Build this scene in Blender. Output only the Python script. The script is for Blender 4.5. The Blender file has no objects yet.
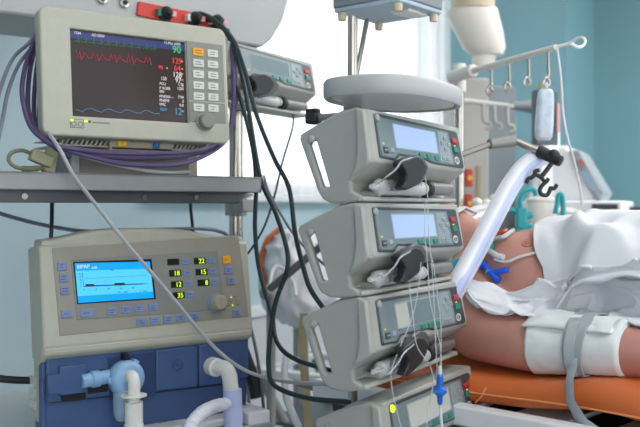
import bpy, bmesh, math, random
from mathutils import Vector, Matrix, noise
random.seed(7)
SC = bpy.context.scene
COL = SC.collection
F = 888.9; CX = 320.0; HY = 208.0; CAMZ = 1.10
rad = math.radians

# ------------------------------------------------------------------ geometry of the view
def P(px, py, Y):
    return Vector(((px - CX) / F * Y, Y, CAMZ + (HY - py) / F * Y))

class Fr:
    """a local frame: x runs along a face, -y looks out of it, z is up"""
    def __init__(s, o=(0, 0, 0), yaw=0.0, M=None):
        s.M = M if M is not None else Matrix.Translation(Vector(o)) @ Matrix.Rotation(rad(yaw), 4, 'Z')
        s.I = s.M.inverted()
    def sub(s, loc, tilt=0.0, yaw=0.0):
        L = Matrix.Translation(Vector(loc)) @ Matrix.Rotation(rad(yaw), 4, 'Z') @ Matrix.Rotation(-rad(tilt), 4, 'X')
        f = Fr(M=s.M @ L); f.L = L
        return f
    def hit(s, px, py, y=0.0):
        o = s.I @ Vector((0, 0, CAMZ))
        d = s.I.to_3x3() @ Vector(((px - CX) / F, 1, (HY - py) / F))
        t = (y - o.y) / d.y
        return (o.x + d.x * t, o.z + d.z * t)
    def loc(s, v):
        return s.I @ Vector(v)
    def w(s, v):
        return s.M @ Vector(v)

# ------------------------------------------------------------------ materials
def lin(c):
    r = []
    for v in c:
        v = v / 255.0
        r.append(v / 12.92 if v <= 0.04045 else ((v + 0.055) / 1.055) ** 2.4)
    return (r[0], r[1], r[2], 1)

def mat(name, c, rough=0.5, metal=0.0, var=0.05, scale=40.0, bump=0.0, bscale=200.0, emit=0.0, trans=0.0, sss=0.0, alpha=1.0, spec=0.5, coat=0.0):
    m = bpy.data.materials.new(name); m.use_nodes = True
    nt = m.node_tree; b = nt.nodes['Principled BSDF']
    b.inputs['Roughness'].default_value = rough
    b.inputs['Metallic'].default_value = metal
    b.inputs['Specular IOR Level'].default_value = spec
    b.inputs['Coat Weight'].default_value = coat
    tc = nt.nodes.new('ShaderNodeTexCoord')
    col = lin(c)
    if var > 0:
        nz = nt.nodes.new('ShaderNodeTexNoise'); nz.inputs['Scale'].default_value = scale
        nz.inputs['Detail'].default_value = 3
        nt.links.new(tc.outputs['Object'], nz.inputs['Vector'])
        rp = nt.nodes.new('ShaderNodeValToRGB')
        rp.color_ramp.elements[0].position = 0.3; rp.color_ramp.elements[1].position = 0.7
        rp.color_ramp.elements[0].color = tuple(min(1, v * (1 - var)) for v in col[:3]) + (1,)
        rp.color_ramp.elements[1].color = tuple(min(1, v * (1 + var)) for v in col[:3]) + (1,)
        nt.links.new(nz.outputs['Fac'], rp.inputs['Fac'])
        nt.links.new(rp.outputs['Color'], b.inputs['Base Color'])
    else:
        b.inputs['Base Color'].default_value = col
    if bump > 0:
        n2 = nt.nodes.new('ShaderNodeTexNoise'); n2.inputs['Scale'].default_value = bscale
        nt.links.new(tc.outputs['Object'], n2.inputs['Vector'])
        bp = nt.nodes.new('ShaderNodeBump'); bp.inputs['Strength'].default_value = bump
        bp.inputs['Distance'].default_value = 0.002
        nt.links.new(n2.outputs['Fac'], bp.inputs['Height'])
        nt.links.new(bp.outputs['Normal'], b.inputs['Normal'])
    if emit > 0:
        b.inputs['Emission Color'].default_value = col
        b.inputs['Base Color'].default_value = tuple(v * 0.25 for v in col[:3]) + (1,)
        b.inputs['Emission Strength'].default_value = emit
    b.inputs['Transmission Weight'].default_value = trans
    if sss > 0:
        b.inputs['Subsurface Weight'].default_value = sss
        b.inputs['Subsurface Radius'].default_value = (1, 0.4, 0.25)
        b.inputs['Subsurface Scale'].default_value = 0.008
    if alpha < 1:
        b.inputs['Alpha'].default_value = alpha
    return m

M = {}
def dm(k, *a, **kw):
    M[k] = mat(k, *a, **kw)
    return M[k]
# room
dm('paint_pale', (178, 200, 208), 0.6, var=0.03, scale=3)
dm('paint_teal', (122, 164, 174), 0.6, var=0.04, scale=2)
dm('tile_grey', (205, 208, 212), 0.4, var=0.03, scale=3)
dm('white_trim', (232, 234, 236), 0.4, var=0.02)
dm('floor_grey', (150, 152, 158), 0.35, var=0.06, scale=6)
dm('ceiling_white', (228, 230, 230), 0.8, var=0.02)
# equipment
dm('cream', (180, 179, 165), 0.42, var=0.03, scale=60, bump=0.06, bscale=900)
dm('cream_panel', (150, 147, 136), 0.45, var=0.03)
dm('keypad_grey', (132, 135, 130), 0.5, var=0.03)
dm('key_white', (206, 208, 202), 0.45, var=0.03)
dm('key_yellow', (236, 170, 20), 0.45, var=0.04)
dm('print_dark', (72, 76, 80), 0.6, var=0.0)
dm('screen_dark', (66, 56, 56), 0.16, var=0.05, scale=8)
dm('bar_blue', (70, 84, 150), 0.3, var=0.0, emit=0.35)
dm('glow_green', (60, 220, 120), 0.4, var=0, emit=0.7)
dm('glow_dimgreen', (60, 150, 95), 0.4, var=0, emit=0.5)
dm('glow_red', (240, 60, 70), 0.4, var=0, emit=0.8)
dm('glow_dimred', (205, 48, 70), 0.4, var=0, emit=0.7)
dm('glow_white', (235, 230, 235), 0.4, var=0, emit=0.7)
dm('glow_cyan', (80, 170, 215), 0.4, var=0, emit=0.6)
dm('glow_yellow', (225, 190, 60), 0.4, var=0, emit=0.6)
dm('led_lime', (200, 240, 40), 0.3, var=0, emit=1.4)
dm('led_window', (34, 36, 34), 0.2, var=0)
dm('vent_screen', (20, 165, 250), 0.25, var=0, emit=0.85)
dm('vent_screen_pale', (85, 205, 255), 0.25, var=0, emit=0.85)
dm('vent_ink', (20, 45, 85), 0.4, var=0)
dm('key_blue', (118, 140, 186), 0.45, var=0.04)
dm('vent_blue', (62, 88, 132), 0.45, var=0.05, scale=15, bump=0.05, bscale=700)
dm('vent_blue_dark', (40, 62, 104), 0.5, var=0.04)
dm('black_gap', (16, 18, 22), 0.7, var=0)
dm('valve_blue', (138, 178, 214), 0.3, var=0.04)
dm('white_plastic', (226, 226, 220), 0.35, var=0.03)
dm('hose_white', (226, 230, 240), 0.35, var=0.03)
dm('hose_blue', (196, 204, 244), 0.35, var=0.03)
dm('clear_cup', (180, 205, 225), 0.15, var=0.0, alpha=0.55)
dm('shelf_grey', (148, 151, 152), 0.4, metal=0.25, var=0.04)
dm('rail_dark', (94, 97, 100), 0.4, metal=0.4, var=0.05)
dm('steel', (178, 172, 165), 0.25, metal=0.85, var=0.05)
dm('steel_dull', (150, 148, 146), 0.4, metal=0.6, var=0.05)
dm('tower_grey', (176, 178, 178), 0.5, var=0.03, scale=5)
dm('module_grey', (118, 116, 110), 0.5, var=0.05)
dm('module_tan', (168, 160, 142), 0.5, var=0.05)
dm('black_rubber', (28, 30, 33), 0.5, var=0.08)
dm('dark_green', (24, 48, 52), 0.45, var=0.08)
dm('purple', (84, 72, 110), 0.45, var=0.06)
dm('cable_grey', (112, 118, 134), 0.45, var=0.06)
dm('line_grey', (168, 168, 174), 0.35, var=0.04)
dm('line_white', (216, 220, 224), 0.3, var=0.03)
dm('beige_cable', (186, 182, 152), 0.5, var=0.04)
dm('olive_cable', (128, 128, 104), 0.5, var=0.05)
dm('socket_red', (206, 62, 48), 0.4, var=0.05)
dm('label_yellow', (240, 190, 30), 0.5, var=0.0)
dm('label_blue', (40, 100, 190), 0.5, var=0.0)
# pumps
dm('pump_shell', (166, 168, 162), 0.45, var=0.03, scale=50, bump=0.08, bscale=1200)
dm('pump_handle', (160, 162, 156), 0.5, var=0.03, scale=50, bump=0.08, bscale=1200)
dm('pump_panel', (112, 128, 134), 0.4, var=0.03)
dm('pump_panel_pale', (140, 154, 160), 0.4, var=0.03)
dm('pump_edge', (58, 66, 70), 0.4, var=0.03)
dm('lcd_blue', (176, 200, 246), 0.25, var=0.0, emit=0.72)
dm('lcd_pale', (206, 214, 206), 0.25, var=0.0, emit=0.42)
dm('lcd_off', (104, 126, 132), 0.55, var=0.03)
dm('key_green', (20, 128, 108), 0.4, var=0.04)
dm('key_red', (186, 48, 60), 0.4, var=0.04)
dm('key_grey', (150, 160, 164), 0.45, var=0.03)
dm('syringe_clear', (222, 226, 226), 0.15, var=0.0, alpha=0.72)
dm('led_amber', (235, 200, 60), 0.3, var=0, emit=0.9)
dm('stopcock_blue', (26, 110, 206), 0.3, var=0.05)
dm('clear_line', (210, 216, 220), 0.15, var=0.0, alpha=0.6)
dm('foot_beige', (206, 192, 166), 0.6, var=0.03)
dm('box_grey', (128, 134, 140), 0.45, var=0.04)
dm('box_base', (170, 192, 204), 0.4, var=0.03)
# patient & bed
dm('skin', (194, 140, 126), 0.5, var=0.10, scale=14, sss=0.12, bump=0.12, bscale=260)
dm('skin_dark', (188, 122, 112), 0.5, var=0.08, sss=0.15)
dm('hair', (70, 56, 48), 0.7, var=0.2, scale=90)
dm('sheet', (228, 231, 236), 0.8, var=0.02, scale=12, bump=0.05, bscale=1500)
dm('gown', (222, 226, 232), 0.8, var=0.03, scale=10, bump=0.05, bscale=1500)
dm('cuff', (226, 232, 234), 0.8, var=0.03)
dm('strap_grey', (164, 172, 178), 0.75, var=0.06, scale=30)
dm('orange_vinyl', (204, 106, 52), 0.38, var=0.05, scale=8, bump=0.15, bscale=40)
dm('orange_seam', (232, 150, 90), 0.5, var=0.03)
dm('bed_white', (224, 227, 230), 0.35, var=0.03)
dm('bed_dark', (66, 66, 74), 0.6, var=0.05)
dm('blue_plastic', (30, 90, 215), 0.3, var=0.05)
dm('teal_plastic', (20, 160, 170), 0.35, var=0.05)
dm('tan_strap', (164, 155, 120), 0.6, var=0.05)
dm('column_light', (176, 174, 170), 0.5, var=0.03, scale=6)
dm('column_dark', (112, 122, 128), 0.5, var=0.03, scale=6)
dm('joint_white', (228, 224, 214), 0.45, var=0.03, scale=8)
dm('joint_beige', (206, 188, 164), 0.5, var=0.04)
dm('dark_plate', (84, 98, 106), 0.5, var=0.04)
dm('bag_white', (196, 210, 222), 0.3, var=0.12, scale=60)
dm('machine_white', (240, 242, 244), 0.45, var=0.02)
dm('machine_grey', (150, 160, 166), 0.45, var=0.03)
dm('machine_screen', (176, 200, 224), 0.2, var=0, emit=0.35)
dm('pink', (226, 170, 170), 0.6, var=0.04)

def mix_mat(name, c, fac, rough=0.1, translucent=False):
    m = bpy.data.materials.new(name); m.use_nodes = True; nt = m.node_tree
    for n in list(nt.nodes): nt.nodes.remove(n)
    out = nt.nodes.new('ShaderNodeOutputMaterial'); mx = nt.nodes.new('ShaderNodeMixShader')
    tr = nt.nodes.new('ShaderNodeBsdfTransparent')
    nz = nt.nodes.new('ShaderNodeTexNoise'); nz.inputs['Scale'].default_value = 30
    if translucent:
        a = nt.nodes.new('ShaderNodeMixShader'); a.inputs[0].default_value = 0.5
        d = nt.nodes.new('ShaderNodeBsdfDiffuse'); t = nt.nodes.new('ShaderNodeBsdfTranslucent')
        d.inputs[0].default_value = lin(c); t.inputs[0].default_value = lin(c)
        nt.links.new(d.outputs[0], a.inputs[1]); nt.links.new(t.outputs[0], a.inputs[2])
        surf = a.outputs[0]
    else:
        g = nt.nodes.new('ShaderNodeBsdfGlossy'); g.inputs['Roughness'].default_value = rough; g.inputs[0].default_value = lin(c)
        surf = g.outputs[0]
    mp = nt.nodes.new('ShaderNodeMapRange'); mp.inputs['To Min'].default_value = fac * 0.95; mp.inputs['To Max'].default_value = fac * 1.05
    nt.links.new(nz.outputs['Fac'], mp.inputs['Value']); nt.links.new(mp.outputs[0], mx.inputs[0])
    nt.links.new(tr.outputs[0], mx.inputs[1]); nt.links.new(surf, mx.inputs[2])
    nt.links.new(mx.outputs[0], out.inputs[0])
    M[name] = m
mix_mat('pane_glass', (240, 245, 250), 0.05, 0.02)
mix_mat('sheer', (250, 250, 250), 0.42, translucent=True)

# ------------------------------------------------------------------ mesh builder
class MB:
    def __init__(s): s.bm = bmesh.new()
    def box(s, x0, x1, y0, y1, z0, z1, T=None):
        vs = [s.bm.verts.new((x, y, z)) for z in (z0, z1) for y in (y0, y1) for x in (x0, x1)]
        for f in ((0, 2, 3, 1), (4, 5, 7, 6), (0, 1, 5, 4), (2, 6, 7, 3), (0, 4, 6, 2), (1, 3, 7, 5)):
            s.bm.faces.new([vs[i] for i in f])
        if T is not None:
            for v in vs: v.co = T @ v.co
        return s
    def prism(s, poly, a0, a1, axis='x'):
        """poly in the other two axes in order; axis x:(y,z)  y:(x,z)  z:(x,y)"""
        def mk(p, a):
            return {'x': (a, p[0], p[1]), 'y': (p[0], a, p[1]), 'z': (p[0], p[1], a)}[axis]
        A = [s.bm.verts.new(mk(p, a0)) for p in poly]; B = [s.bm.verts.new(mk(p, a1)) for p in poly]
        n = len(poly)
        s.bm.faces.new(A); s.bm.faces.new(B[::-1])
        for i in range(n):
            s.bm.faces.new((A[i], B[i], B[(i + 1) % n], A[(i + 1) % n]))
        return s
    def ring_loft(s, rings, cap=True, closed=False):
        R = [[s.bm.verts.new(p) for p in r] for r in rings]
        n = len(R[0])
        pairs = list(zip(R, R[1:])) + ([(R[-1], R[0])] if closed else [])
        for a, b in pairs:
            for i in range(n):
                s.bm.faces.new((a[i], a[(i + 1) % n], b[(i + 1) % n], b[i]))
        if cap and not closed:
            s.bm.faces.new(R[0][::-1]); s.bm.faces.new(R[-1])
        return s
    def lathe(s, prof, o=(0, 0, 0), ax=(0, 0, 1), seg=24):
        """prof = [(r, t)] along the axis"""
        ax = Vector(ax).normalized(); o = Vector(o)
        u = ax.orthogonal().normalized(); v = ax.cross(u)
        rings = []
        for r, t in prof:
            r = max(r, 1e-5)
            rings.append([o + ax * t + (u * math.cos(a) + v * math.sin(a)) * r for a in [2 * math.pi * i / seg for i in range(seg)]])
        return s.ring_loft(rings)
    def cyl(s, p0, p1, r, r1=None, seg=16):
        p0 = Vector(p0); p1 = Vector(p1); d = p1 - p0
        return s.lathe([(r, 0), (r if r1 is None else r1, d.length)], p0, d, seg)
    def ball(s, c, r, sx=1, sy=1, sz=1, seg=16, T=None):
        m = Matrix.Translation(Vector(c)) @ (T.to_4x4() if T is not None else Matrix()) @ Matrix.Diagonal((sx, sy, sz, 1))
        bmesh.ops.create_uvsphere(s.bm, u_segments=seg, v_segments=max(6, seg // 2), radius=r, matrix=m)
        return s
    def tube(s, pts, r, seg=8, sub=6, r_fn=None, smooth=True):
        pts = [Vector(p) for p in pts]
        if smooth and len(pts) > 2:
            q = []
            ext = [pts[0] * 2 - pts[1]] + pts + [pts[-1] * 2 - pts[-2]]
            for i in range(1, len(ext) - 2):
                a, b, c, d = ext[i - 1:i + 3]
                for k in range(sub):
                    t = k / sub
                    q.append(0.5 * ((2 * b) + (c - a) * t + (2 * a - 5 * b + 4 * c - d) * t * t + (3 * b - a - 3 * c + d) * t ** 3))
            q.append(pts[-1]); pts = q
        n = len(pts); rings = []
        tan = [(pts[min(i + 1, n - 1)] - pts[max(i - 1, 0)]).normalized() for i in range(n)]
        u = tan[0].orthogonal().normalized()
        for i in range(n):
            u = (u - tan[i] * u.dot(tan[i])).normalized(); v = tan[i].cross(u)
            rr = r if r_fn is None else r_fn(i / (n - 1))
            rings.append([pts[i] + (u * math.cos(a) + v * math.sin(a)) * rr for a in [2 * math.pi * k / seg for k in range(seg)]])
        return s.ring_loft(rings)
    def strip(s, pts, side, w, th):
        """a flat band along pts"""
        side = Vector(side).normalized(); pts = [Vector(p) for p in pts]; n = len(pts); rings = []
        for i in range(n):
            t = (pts[min(i + 1, n - 1)] - pts[max(i - 1, 0)]).normalized()
            sd = (side - t * side.dot(t)).normalized(); nn = t.cross(sd)
            c = pts[i]
            rings.append([c + sd * w / 2 + nn * th / 2, c - sd * w / 2 + nn * th / 2, c - sd * w / 2 - nn * th / 2, c + sd * w / 2 - nn * th / 2])
        return s.ring_loft(rings)
    def xf(s, T):
        bmesh.ops.transform(s.bm, matrix=T, verts=s.bm.verts[:]); return s
    def build(s, name, m, parent=None, bevel=0.0, segs=2, ang=35, L=None, smooth=True):
        me = bpy.data.meshes.new(name)
        bmesh.ops.recalc_face_normals(s.bm, faces=s.bm.faces[:])
        s.bm.to_mesh(me); s.bm.free()
        return link(name, me, m, parent, bevel, segs, ang, L, smooth)

def link(name, me, m, parent=None, bevel=0.0, segs=2, ang=35, L=None, smooth=True):
    if isinstance(m, str): m = M[m]
    me.materials.clear(); me.materials.append(m)
    if smooth:
        for p in me.polygons: p.use_smooth = True
        me.set_sharp_from_angle(angle=rad(ang))
    o = bpy.data.objects.new(name, me); COL.objects.link(o)
    if parent is not None: o.parent = parent
    if L is not None: o.matrix_local = L
    if bevel > 0:
        b = o.modifiers.new('bevel', 'BEVEL'); b.width = bevel; b.segments = segs
        b.limit_method = 'ANGLE'; b.angle_limit = rad(30); b.harden_normals = False
    return o

def plate_mesh(name, outer, holes, depth, bevel=0.0, res=2):
    """flat plate in local xy with holes, centred on z=0"""
    cu = bpy.data.curves.new(name, 'CURVE'); cu.dimensions = '2D'; cu.fill_mode = 'BOTH'
    cu.extrude = max(depth / 2 - bevel, 0); cu.bevel_depth = bevel; cu.bevel_resolution = res; cu.offset = -bevel
    for loop in [outer] + list(holes):
        sp = cu.splines.new('POLY'); sp.points.add(len(loop) - 1)
        for p, q in zip(sp.points, loop): p.co = (q[0], q[1], 0, 1)
        sp.use_cyclic_u = True
    o = bpy.data.objects.new(name, cu); COL.objects.link(o)
    me = bpy.data.meshes.new_from_object(o.evaluated_get(bpy.context.evaluated_depsgraph_get()))
    bpy.data.objects.remove(o); bpy.data.curves.remove(cu)
    return me

XZ = Matrix(((1, 0, 0, 0), (0, 0, -1, 0), (0, 1, 0, 0), (0, 0, 0, 1)))   # local xy -> xz, +z -> -y

def text(s, name, m, size, x, z, y, parent, L=None, align='CENTER', ext=0.0002, squash=1.0):
    """writing on a face: s reads along x, up is z, faces -y"""
    cu = bpy.data.curves.new(name, 'FONT'); cu.body = s; cu.size = size; cu.extrude = ext
    cu.align_x = align; cu.align_y = 'CENTER'; cu.resolution_u = 3
    o = bpy.data.objects.new(name, cu); COL.objects.link(o)
    me = bpy.data.meshes.new_from_object(o.evaluated_get(bpy.context.evaluated_depsgraph_get()))
    bpy.data.objects.remove(o); bpy.data.curves.remove(cu)
    me.transform(Matrix.Translation((x, y, z)) @ XZ @ Matrix.Diagonal((squash, 1, 1, 1)))
    return link(name, me, m, parent, L=L, smooth=False)

def tag(o, label=None, cat=None, group=None, kind=None):
    if label: o['label'] = label
    if cat: o['category'] = cat
    if group: o['group'] = group
    if kind: o['kind'] = kind
    return o
def thing(name, fr, label, cat, group=None):
    o = bpy.data.objects.new(name, None); COL.objects.link(o); o.empty_display_size = 0.05
    o.matrix_world = fr.M
    return tag(o, label, cat, group)
def struct(name, mb, m, **kw):
    return tag(mb.build(name, m, **kw), kind='structure')
def dup(root, M_new, label=None, group=None):
    def rec(o, p):
        c = o.copy(); COL.objects.link(c); c.parent = p
        for ch in list(o.children): rec(ch, c)
        return c
    r = rec(root, None); r.matrix_world = M_new
    if label: r['label'] = label
    if group: r['group'] = group
    return r

# details on a face, from where they show on it
def rect_on(fr, px, py, w, h, y=0.0):
    a = fr.hit(px - w / 2, py, y); b = fr.hit(px + w / 2, py, y)
    c = fr.hit(px, py - h / 2, y); d = fr.hit(px, py + h / 2, y); e = fr.hit(px, py, y)
    hw = abs(b[0] - a[0]) / 2; hh = abs(c[1] - d[1]) / 2
    return e[0] - hw, e[0] + hw, e[1] - hh, e[1] + hh
def key(fr, name, m, parent, px, py, w, h, proud=0.002, y=0.0, L=None, bevel=0.0007, marks=0, mm='print_dark'):
    x0, x1, z0, z1 = rect_on(fr, px, py, w, h, y)
    k = MB().box(x0, x1, y - proud, y + 0.002, z0, z1).build(name, m, parent, bevel=bevel, L=L)
    if marks:
        b = MB(); zc = (z0 + z1) / 2; W = x1 - x0; H = z1 - z0
        for i in range(marks):
            zz = zc + (0.5 * (marks - 1) - i) * H * 0.32
            a = x0 + W * (0.16 + 0.1 * random.random()); e = x1 - W * (0.16 + 0.3 * random.random())
            b.box(a, e, y - proud - 0.0003, y - proud + 0.0002, zz - H * 0.045, zz + H * 0.045)
        b.build('key_print', mm, k)
    return k
def quad_on(fr, pts, y0, y1, mb=None):
    mb = mb or MB()
    return mb.prism([fr.hit(px, py, y0) for px, py in pts], y0, y1, 'y')
def cable(name, pts, r, m, label, cat='cable', group=None, seg=8, sub=8):
    o = MB().tube([P(*p) for p in pts], r, seg, sub).build(name, m)
    return tag(o, label, cat, group)
# ------------------------------------------------------------------ camera, light
cam = bpy.data.cameras.new('camera'); cam.lens = 50.0; cam.sensor_width = 36.0
cam.shift_y = -(213.5 - HY) / 640.0
cam.dof.use_dof = True; cam.dof.focus_distance = 1.55; cam.dof.aperture_fstop = 4.5
cam.clip_start = 0.05
co = bpy.data.objects.new('camera', cam); COL.objects.link(co)
co.location = (0, 0, CAMZ); co.rotation_euler = (rad(90), 0, 0)
SC.camera = co
SC.view_settings.view_transform = 'Standard'; SC.view_settings.look = 'None'
SC.view_settings.gamma = 1.0; SC.view_settings.use_curve_mapping = False
SC.view_settings.exposure = 0.15
wd = bpy.data.worlds.new('daylight'); SC.world = wd; wd.use_nodes = True
bgn = wd.node_tree.nodes['Background']
bgn.inputs[0].default_value = (0.95, 0.98, 1.0, 1); bgn.inputs[1].default_value = 3.2

def area(name, loc, rot, sx, sy, power, col=(1, 1, 1)):
    l = bpy.data.lights.new(name, 'AREA'); l.shape = 'RECTANGLE'; l.size = sx; l.size_y = sy; l.energy = power; l.color = col
    o = bpy.data.objects.new(name, l); COL.objects.link(o); o.location = loc; o.rotation_euler = [rad(a) for a in rot]
    return o
area('ceiling_fill', (0.9, 0.6, 2.84), (0, 0, 0), 1.2, 0.6, 20, (1, 0.97, 0.93))  # unseen overhead fill, added to light the equipment fronts
area('ceiling_fill', (1.9, 2.6, 2.84), (0, 0, 0), 1.2, 0.6, 36, (1, 0.98, 0.95))  # unseen overhead fill, added to lift the interior
area('ceiling_fill', (3.0, 4.0, 2.84), (0, 0, 0), 1.2, 0.6, 34, (1, 0.98, 0.95))  # unseen overhead fill, added to brighten the teal wall

# ------------------------------------------------------------------ the room
YB = 59.7                                             # direction of the window wall
RW = Fr((-0.18, 4.0, 0), YB)                           # x runs along the window wall, -y is into the room
T0, T1, TA, TB = -5.2, 1.955, -0.872, 1.955
ZS, ZT = 1.128, 2.84
H = 2.9
wm = M['paint_pale']
def rbox(name, m, x0, x1, y0, y1, z0, z1, fr=RW, bevel=0.0):
    o = MB().box(x0, x1, y0, y1, z0, z1).build(name, m, L=None, bevel=bevel)
    o.matrix_world = fr.M
    return tag(o, kind='structure')
b = MB().box(T0, -1.0, 0, 0.2, 0, 0.63).box(T0, TA, 0, 0.2, 0.63, H).box(TA, TB, 0, 0.2, 0.63, ZS).box(TA, TB, 0, 0.2, ZT, H)
o = b.build('wall_window', wm); o.matrix_world = RW.M; tag(o, kind='structure')
rbox('wall_wainscot', M['tile_grey'], -1.0, T1, -0.012, 0.2, 0, 0.64)
rbox('trim_1', M['white_trim'], -1.0, T1, -0.03, 0.2, 0.635, 0.68, bevel=0.004)
rbox('trim_2', M['white_trim'], TA - 0.05, TB, -0.06, 0.2, ZS - 0.002, ZS + 0.028, bevel=0.004)       # the window board
# window 1: frame, mullions, pane
wf = MB()
wf.box(TA, TB, 0.06, 0.12, ZS + 0.026, ZS + 0.09).box(TA, TB, 0.06, 0.12, ZT - 0.07, ZT)
for x in (TA, TB - 0.05):
    wf.box(x, x + 0.05, 0.06, 0.12, ZS + 0.026, ZT)
w1 = wf.build('window_1', M['white_trim'], bevel=0.004); w1.matrix_world = RW.M; tag(w1, kind='structure')
MB().box(TA + 0.05, TB - 0.05, 0.085, 0.091, ZS + 0.08, ZT - 0.06).build('window_pane', M['pane_glass'], w1)
# back wall (teal) with a recess
RB = Fr(RW.w((T1, 0, 0)), YB - 90)
S1, D = 0.764, 0.72
o = (MB().box(-0.2, S1, 0, 0.2, 0, H).box(S1 - 0.2, S1, 0.19, D + 0.2, 0, H).box(S1 - 0.2, 6.5, D, D + 0.2, 0, H)).build('wall_back', M['paint_teal'])
o.matrix_world = RB.M; tag(o, kind='structure')
rbox('baseboard_back', M['white_trim'], 0.0, S1, -0.015, 0.0, 0.0, 0.1, fr=RB)
fl = MB().box(-4.2, 8.5, -2.6, 9, -0.1, 0).build('floor', M['floor_grey']); tag(fl, kind='structure')
ce = MB().box(-4.2, 8.5, -2.6, 9, H, H + 0.1).build('ceiling', M['ceiling_white']); tag(ce, kind='structure')

# the far side of the room, behind the viewer, with an opening added to let in fill daylight
o = MB().box(-4, -1.2, -2.6, -2.4, 0, H).box(3.2, 6.0, -2.6, -2.4, 0, H).box(-1.2, 3.2, -2.6, -2.4, 0, 0.8).box(-1.2, 3.2, -2.6, -2.4, 2.4, H).build('wall_front', M['paint_pale']); tag(o, kind='structure')
o = MB().box(-4.2, -4.0, -2.6, 3.0, 0, H).build('wall_left', M['paint_pale']); tag(o, kind='structure')

# sheer curtain at the right end of the window
cb = MB(); rings = []
n = 420
CA, CE = TA - 0.06, TB - 0.012
for i in range(n + 1):
    x = CA + (CE - CA) * i / n
    am = 0.35 + 0.65 * max(0.0, min(1.0, (x - 1.0) / 0.4))
    rings.append((x, -0.03 + am * (0.014 * math.sin(x * 62) + 0.006 * math.sin(x * 151 + 1))))
poly = [(x, y - 0.0008) for x, y in rings] + [(x, y + 0.0008) for x, y in rings[::-1]]
cu = cb.prism(poly, ZS + 0.03, 2.82, 'z').build('curtain', M['sheer'], ang=60); cu.matrix_world = RW.M
tag(cu, 'sheer white curtain hanging in folds over the bright window', 'curtain')
rl = MB().cyl((TA - 0.2, -0.03, 2.845), (TB - 0.01, -0.03, 2.845), 0.012)
o = rl.build('curtain_rail', M['white_trim']); o.matrix_world = RW.M
tag(o, 'white curtain rail above the window', 'curtain rail')

# ------------------------------------------------------------------ STATION A : trolley, monitor, ventilator
YA = 35.8
ZA = 1.58; KA = ZA / 1.68
A = Fr((P(40, HY, ZA).x, ZA, 0), YA)
def ax(px, py, y=0.0): return A.hit(px, py, y)

# --- trolley with shelves
tr = thing('equipment_trolley', A, 'grey metal trolley with a monitor shelf and a lower deck', 'trolley')
pole = A.loc((P(236, HY, 2.12).x, 2.12, 0))
MB().cyl((pole.x, pole.y, 0.12), (pole.x, pole.y, 1.40), 0.0165).build('pole', M['steel'], tr)
x_r = ax(262, 180, -0.03)[0]; zs_t = ax(130, 174, -0.03)[1]; zs_b = ax(130, 191, -0.03)[1]
x_l = -0.42
MB().box(x_l, x_r, -0.03, 0.27, zs_t - 0.006, zs_t).box(x_l, x_r, -0.03, -0.024, zs_b, zs_t).box(x_r - 0.006, x_r, -0.03, 0.27, zs_b, zs_t)\
    .build('shelf', M['shelf_grey'], tr, bevel=0.002)
zr = ax(130, 203, 0.0)[1]
MB().box(x_l, x_r - 0.035, 0.0, 0.02, zr, zs_b + 0.012).build('rail', M['rail_dark'], tr, bevel=0.002)
for px in (24, 144, 196):
    x = ax(px, 196, 0.0)[0]
    MB().cyl((x, 0.004, (zr + zs_b) / 2), (x, -0.004, (zr + zs_b) / 2), 0.0055).build('screw', M['steel'], tr)
MB().prism([(x_r - 0.14, zs_b), (x_r + 0.01, zs_b), (x_r + 0.01, zs_b - 0.006), (x_r - 0.03, zs_b - 0.018), (x_r - 0.10, zs_b - 0.022)], 0.02, 0.24, 'y').build('bracket', M['shelf_grey'], tr, bevel=0.002)
MB().cyl((pole.x, pole.y, zs_b - 0.05), (pole.x, pole.y, zs_b), 0.026).box(pole.x - 0.02, pole.x + 0.02, 0.2, pole.y, zs_b - 0.04, zs_b - 0.012).build('clamp', M['steel_dull'], tr, bevel=0.002)
# lower deck
zd = ax(200, 416, 0.03)[1]
xdl, xdr = -0.45, ax(262, 400, -0.05)[0] + 0.02
MB().box(xdl, xdr, -0.02, 0.5, zd - 0.02, zd).build('deck', M['bed_white'], tr, bevel=0.004)
MB().box(xdl, xdr, -0.055, -0.02, zd - 0.075, zd - 0.012).build('deck_rim', M['shelf_grey'], tr, bevel=0.004)
MB().box(xdr - 0.05, xdr, -0.05, 0.5, zd - 0.12, zd + 0.012).build('deck_end', M['bed_white'], tr, bevel=0.004)
MB().box(xdl, xdr, 0.35, 0.43, 0.08, 0.14).box(xdl, xdl + 0.08, -0.02, 0.5, 0.08, 0.14).box(xdr - 0.08, xdr, -0.02, 0.5, 0.08, 0.14).box(-0.04, 0.04, 0.35, 0.43, 0.1, zd - 0.02).build('base', M['shelf_grey'], tr, bevel=0.006)
for x in (xdl + 0.04, xdr - 0.04):
    for y in (0.0, 0.47):
        MB().cyl((x - 0.014, y, 0.04), (x + 0.014, y, 0.04), 0.04).build('castor', M['black_rubber'], tr, bevel=0.003)

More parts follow.
